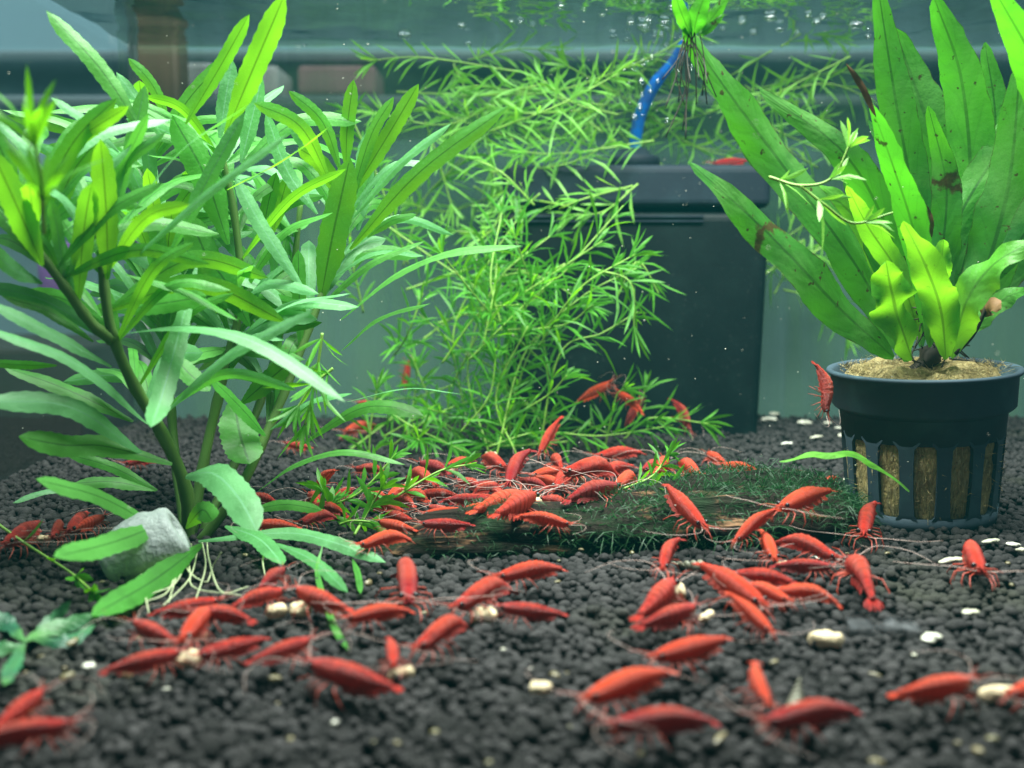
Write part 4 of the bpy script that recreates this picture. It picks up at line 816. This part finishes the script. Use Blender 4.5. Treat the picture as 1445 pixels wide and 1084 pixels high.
CH = [(1314,903,36,22,'bright white shell chip on open soil beyond the large pellet'), (1370,866,34,14,'narrow pale shell chip behind the white one'), (1342,793,42,15,'curved greenish white shell chip near the shrimp on bare soil'), (1441,778,18,12,'white chip on the soil beside the pot foot'),
 (1398,765,38,11,'grey stick like chip in front of the net pot'), (1085,593,24,10,'white chip between filter and pot'), (1093,585,18,8,'white chip between filter and pot'), (1136,598,28,11,'white chip between filter and pot'), (1152,618,22,8,'white chip between filter and pot'), (1110,627,18,8,'white chip between filter and pot'), (1168,598,14,8,'white chip between filter and pot'), (1186,606,18,8,'white chip between filter and pot'), (1188,616,12,8,'white chip between filter and pot'),
 (1197,680,16,13,'pale chip between driftwood end and pot'), (1203,730,18,12,'pale chip between driftwood end and pot'), (660,600,9,6,'white chip on the back soil behind the weed'), (125,942,20,13,'bluish clear chip in front of the fern fragment'), (1150,788,14,6,'thin white sliver in the feeding cluster'), (1430,770,24,12,'white chip on the soil beside the pot foot'), (1290,925,8,6,'tiny white chip on open soil'), (710,917,8,6,'tiny white chip on open soil'), (749,944,6,5,'tiny white chip on open soil'), (235,973,12,7,'tiny white chip on open soil'), (472,1022,8,14,'tiny white chip on open soil')]
for x, y, l, w, lab in CH: lump('shell_chip', x, y, l, w, R(-.6, .6), M['chip'], lab, 'shell chip', flat=.5, cyl=False, rough=.32, group='pale chips on the soil')
DB = [(102,909,24,14), (180,956,16,16), (95,957,24,14), (783,955,18,12), (388,960,20,14), (1093,936,18,9), (1015,1045,44,12), (1380,1062,22,14), (1237,1078,24,14), (1400,1045,18,12), (613,1036,14,12), (410,1045,14,9), (36,1008,20,18), (520,826,10,14), (598,866,12,6), (787,822,12,6), (1252,782,10,6), (690,1078,12,10), (905,1030,14,12), (1235,953,20,6), (905,1065,20,10), (560,1050,14,8)] + [(R(20, 1430), R(770, 1060), R(5, 10), R(4, 7)) for _ in range(24)]
LM = [(x, y, lab) for x, y, l, w, a_, lab in PL]
used_l = set()
def husk_label(x, y):
    for qx, qy, lab in sorted(LM, key=lambda q: (q[0] - x) ** 2 + 4 * (q[1] - y) ** 2)[:1]:
        if (qx - x) ** 2 + (qy - y) ** 2 < 130 ** 2:
            t = 'yellowish husk near the ' + ' '.join(lab.split()[:11])
            if t not in used_l: used_l.add(t); return t
    return 'small yellowish husk lying among the dark soil granules'
for x, y, l, w in DB: lump('husk', x, y, l, w, R(-1.5, 1.5), M['debris'], husk_label(x, y), 'debris', flat=.7, cyl=False, rough=.25, group='husks scattered on the soil')
def snail(px, py, L, label, rot, mat):
    m = MB(); pts = []; rad = []; n = 90
    for i in range(n):
        t = i / (n - 1); a_ = t * 6.283 * 5; r = .15 * (1 - t) ** 1.0 + .006; pts.append((-.45 + .95 * (1 - (1 - t) ** 1.0), r * .75 * math.cos(a_), r * .75 * math.sin(a_))); rad.append(.115 * (1 - t) + .010)
    m.tube(pts, rad, 9); o = m.build('snail', mat); o.location = G(px, py, .0) + Vector((0, 0, .18 * L)); o.scale = (L, L, L); o.rotation_euler = rot; tag(o, label, 'snail')
snail(1125, 990, .0075, 'pointed beige snail shell behind the blurred shrimp near the glass', (0, -.5, 1.2), M['snail'])
snail(968, 806, .0085, 'greenish spiral snail shell at the foot of the driftwood', (0, -.1, 2.9), M['snail'])

# ------------------------------------------------------------------ smear of the absent front glass, added as a sheet in the water
m = MB(); V = []; uv = []; n = 14
for j in range(n + 1):
    for i in range(n + 1):
        p = P(1180 + 118 * i / n, 862 + 108 * j / n, .195); p.y += .003 * noise.noise((i * .4, j * .4, 2)); V.append(p); uv.append((i / n, j / n))
m.add(V, [(j * (n + 1) + i, j * (n + 1) + i + 1, (j + 1) * (n + 1) + i + 1, (j + 1) * (n + 1) + i) for j in range(n) for i in range(n)], uv)
o = m.build('smudge_wisp', M['smear']); tag(o, 'greyish translucent wisp of slime hanging over the soil beside the large pellet', 'smudge')

# ------------------------------------------------------------------ things behind the tank, seen through the back glass
def behind(name, x0, y0, x1, y1, Y, depth, mat, label, cat, bv=.003):
    a_, b_ = P(x0, y1, Y), P(x1, y0, Y)
    o = box_obj(name, ((a_.x + b_.x) / 2, Y + depth / 2, (a_.z + b_.z) / 2), (abs(b_.x - a_.x) / 2, depth / 2, abs(b_.z - a_.z) / 2), mat, None, bv); return tag(o, label, cat)
behind('wooden_post', 204, -260, 238, 560, .56, .02, M['post'], 'brown vertical post behind the brown stained glass corner', 'post')
behind('card_box', 255, 88, 300, 134, .74, .05, M['boxwhite'], 'small white box on the shelf behind the glass', 'box')
behind('card_box', 238, 86, 256, 134, .74, .05, M['boxbeige'], 'narrow beige box beside the white box behind the glass', 'box')
behind('card_box', 360, 92, 392, 134, .74, .05, M['boxwhite'], 'pale box half hidden by leaves on the shelf behind the glass', 'box')
behind('card_box', 420, 92, 530, 132, .76, .05, M['boxpink'], 'dull pink box on the shelf behind the glass', 'box')
behind('shelf_board', -300, 134, 1800, 150, .74, .2, M['shelf'], 'long grey shelf board behind the tank under the boxes', 'shelf')
behind('shelf_board', -300, 70, 1800, 86, .80, .2, M['shelf'], 'long grey shelf board behind the tank above the boxes', 'shelf')
behind('wooden_cabinet', -420, 492, 108, 800, .54, .12, simple('dark_brown_wood', (0.055, 0.045, 0.035), .6, var=.4, scale=20), 'dark brown cabinet edge outside the side glass', 'cabinet')
pj = thing('purple_jar', 'small purple jar with lid behind the glass and stem plant', 'jar', P(82, 385, .60))
m = MB(); m.lathe([(.001, -.012), (.010, -.012), (.011, -.010), (.011, .008), (.009, .011), (.001, .011)], 28); m.build('body', M['purple'], pj)
m = MB(); m.lathe([(.001, .011), (.0095, .011), (.0098, .012), (.0098, .017), (.009, .018), (.001, .018)], 28); m.build('lid', M['purple'], pj)

gp = np.array([(R(-.17, .2), R(.17, .43), R(.01, .17), R(.00010, .00022)) for _ in range(420)])
Va, Fa = blob_mesh(gp, IC1); o = obj('floating_specks', np_mesh('floating_specks', Va, Fa, M['chip'])); kind(o, 'stuff')
# ------------------------------------------------------------------ water haze, added also for the veil reflected in the front glass
hz = NT('water_veil_haze'); pv = hz.n('VolumePrincipled'); pv.inputs['Color'].default_value = (0.07, 0.80, 0.84, 1); pv.inputs['Density'].default_value = 0.042; pv.inputs['Anisotropy'].default_value = 0.0
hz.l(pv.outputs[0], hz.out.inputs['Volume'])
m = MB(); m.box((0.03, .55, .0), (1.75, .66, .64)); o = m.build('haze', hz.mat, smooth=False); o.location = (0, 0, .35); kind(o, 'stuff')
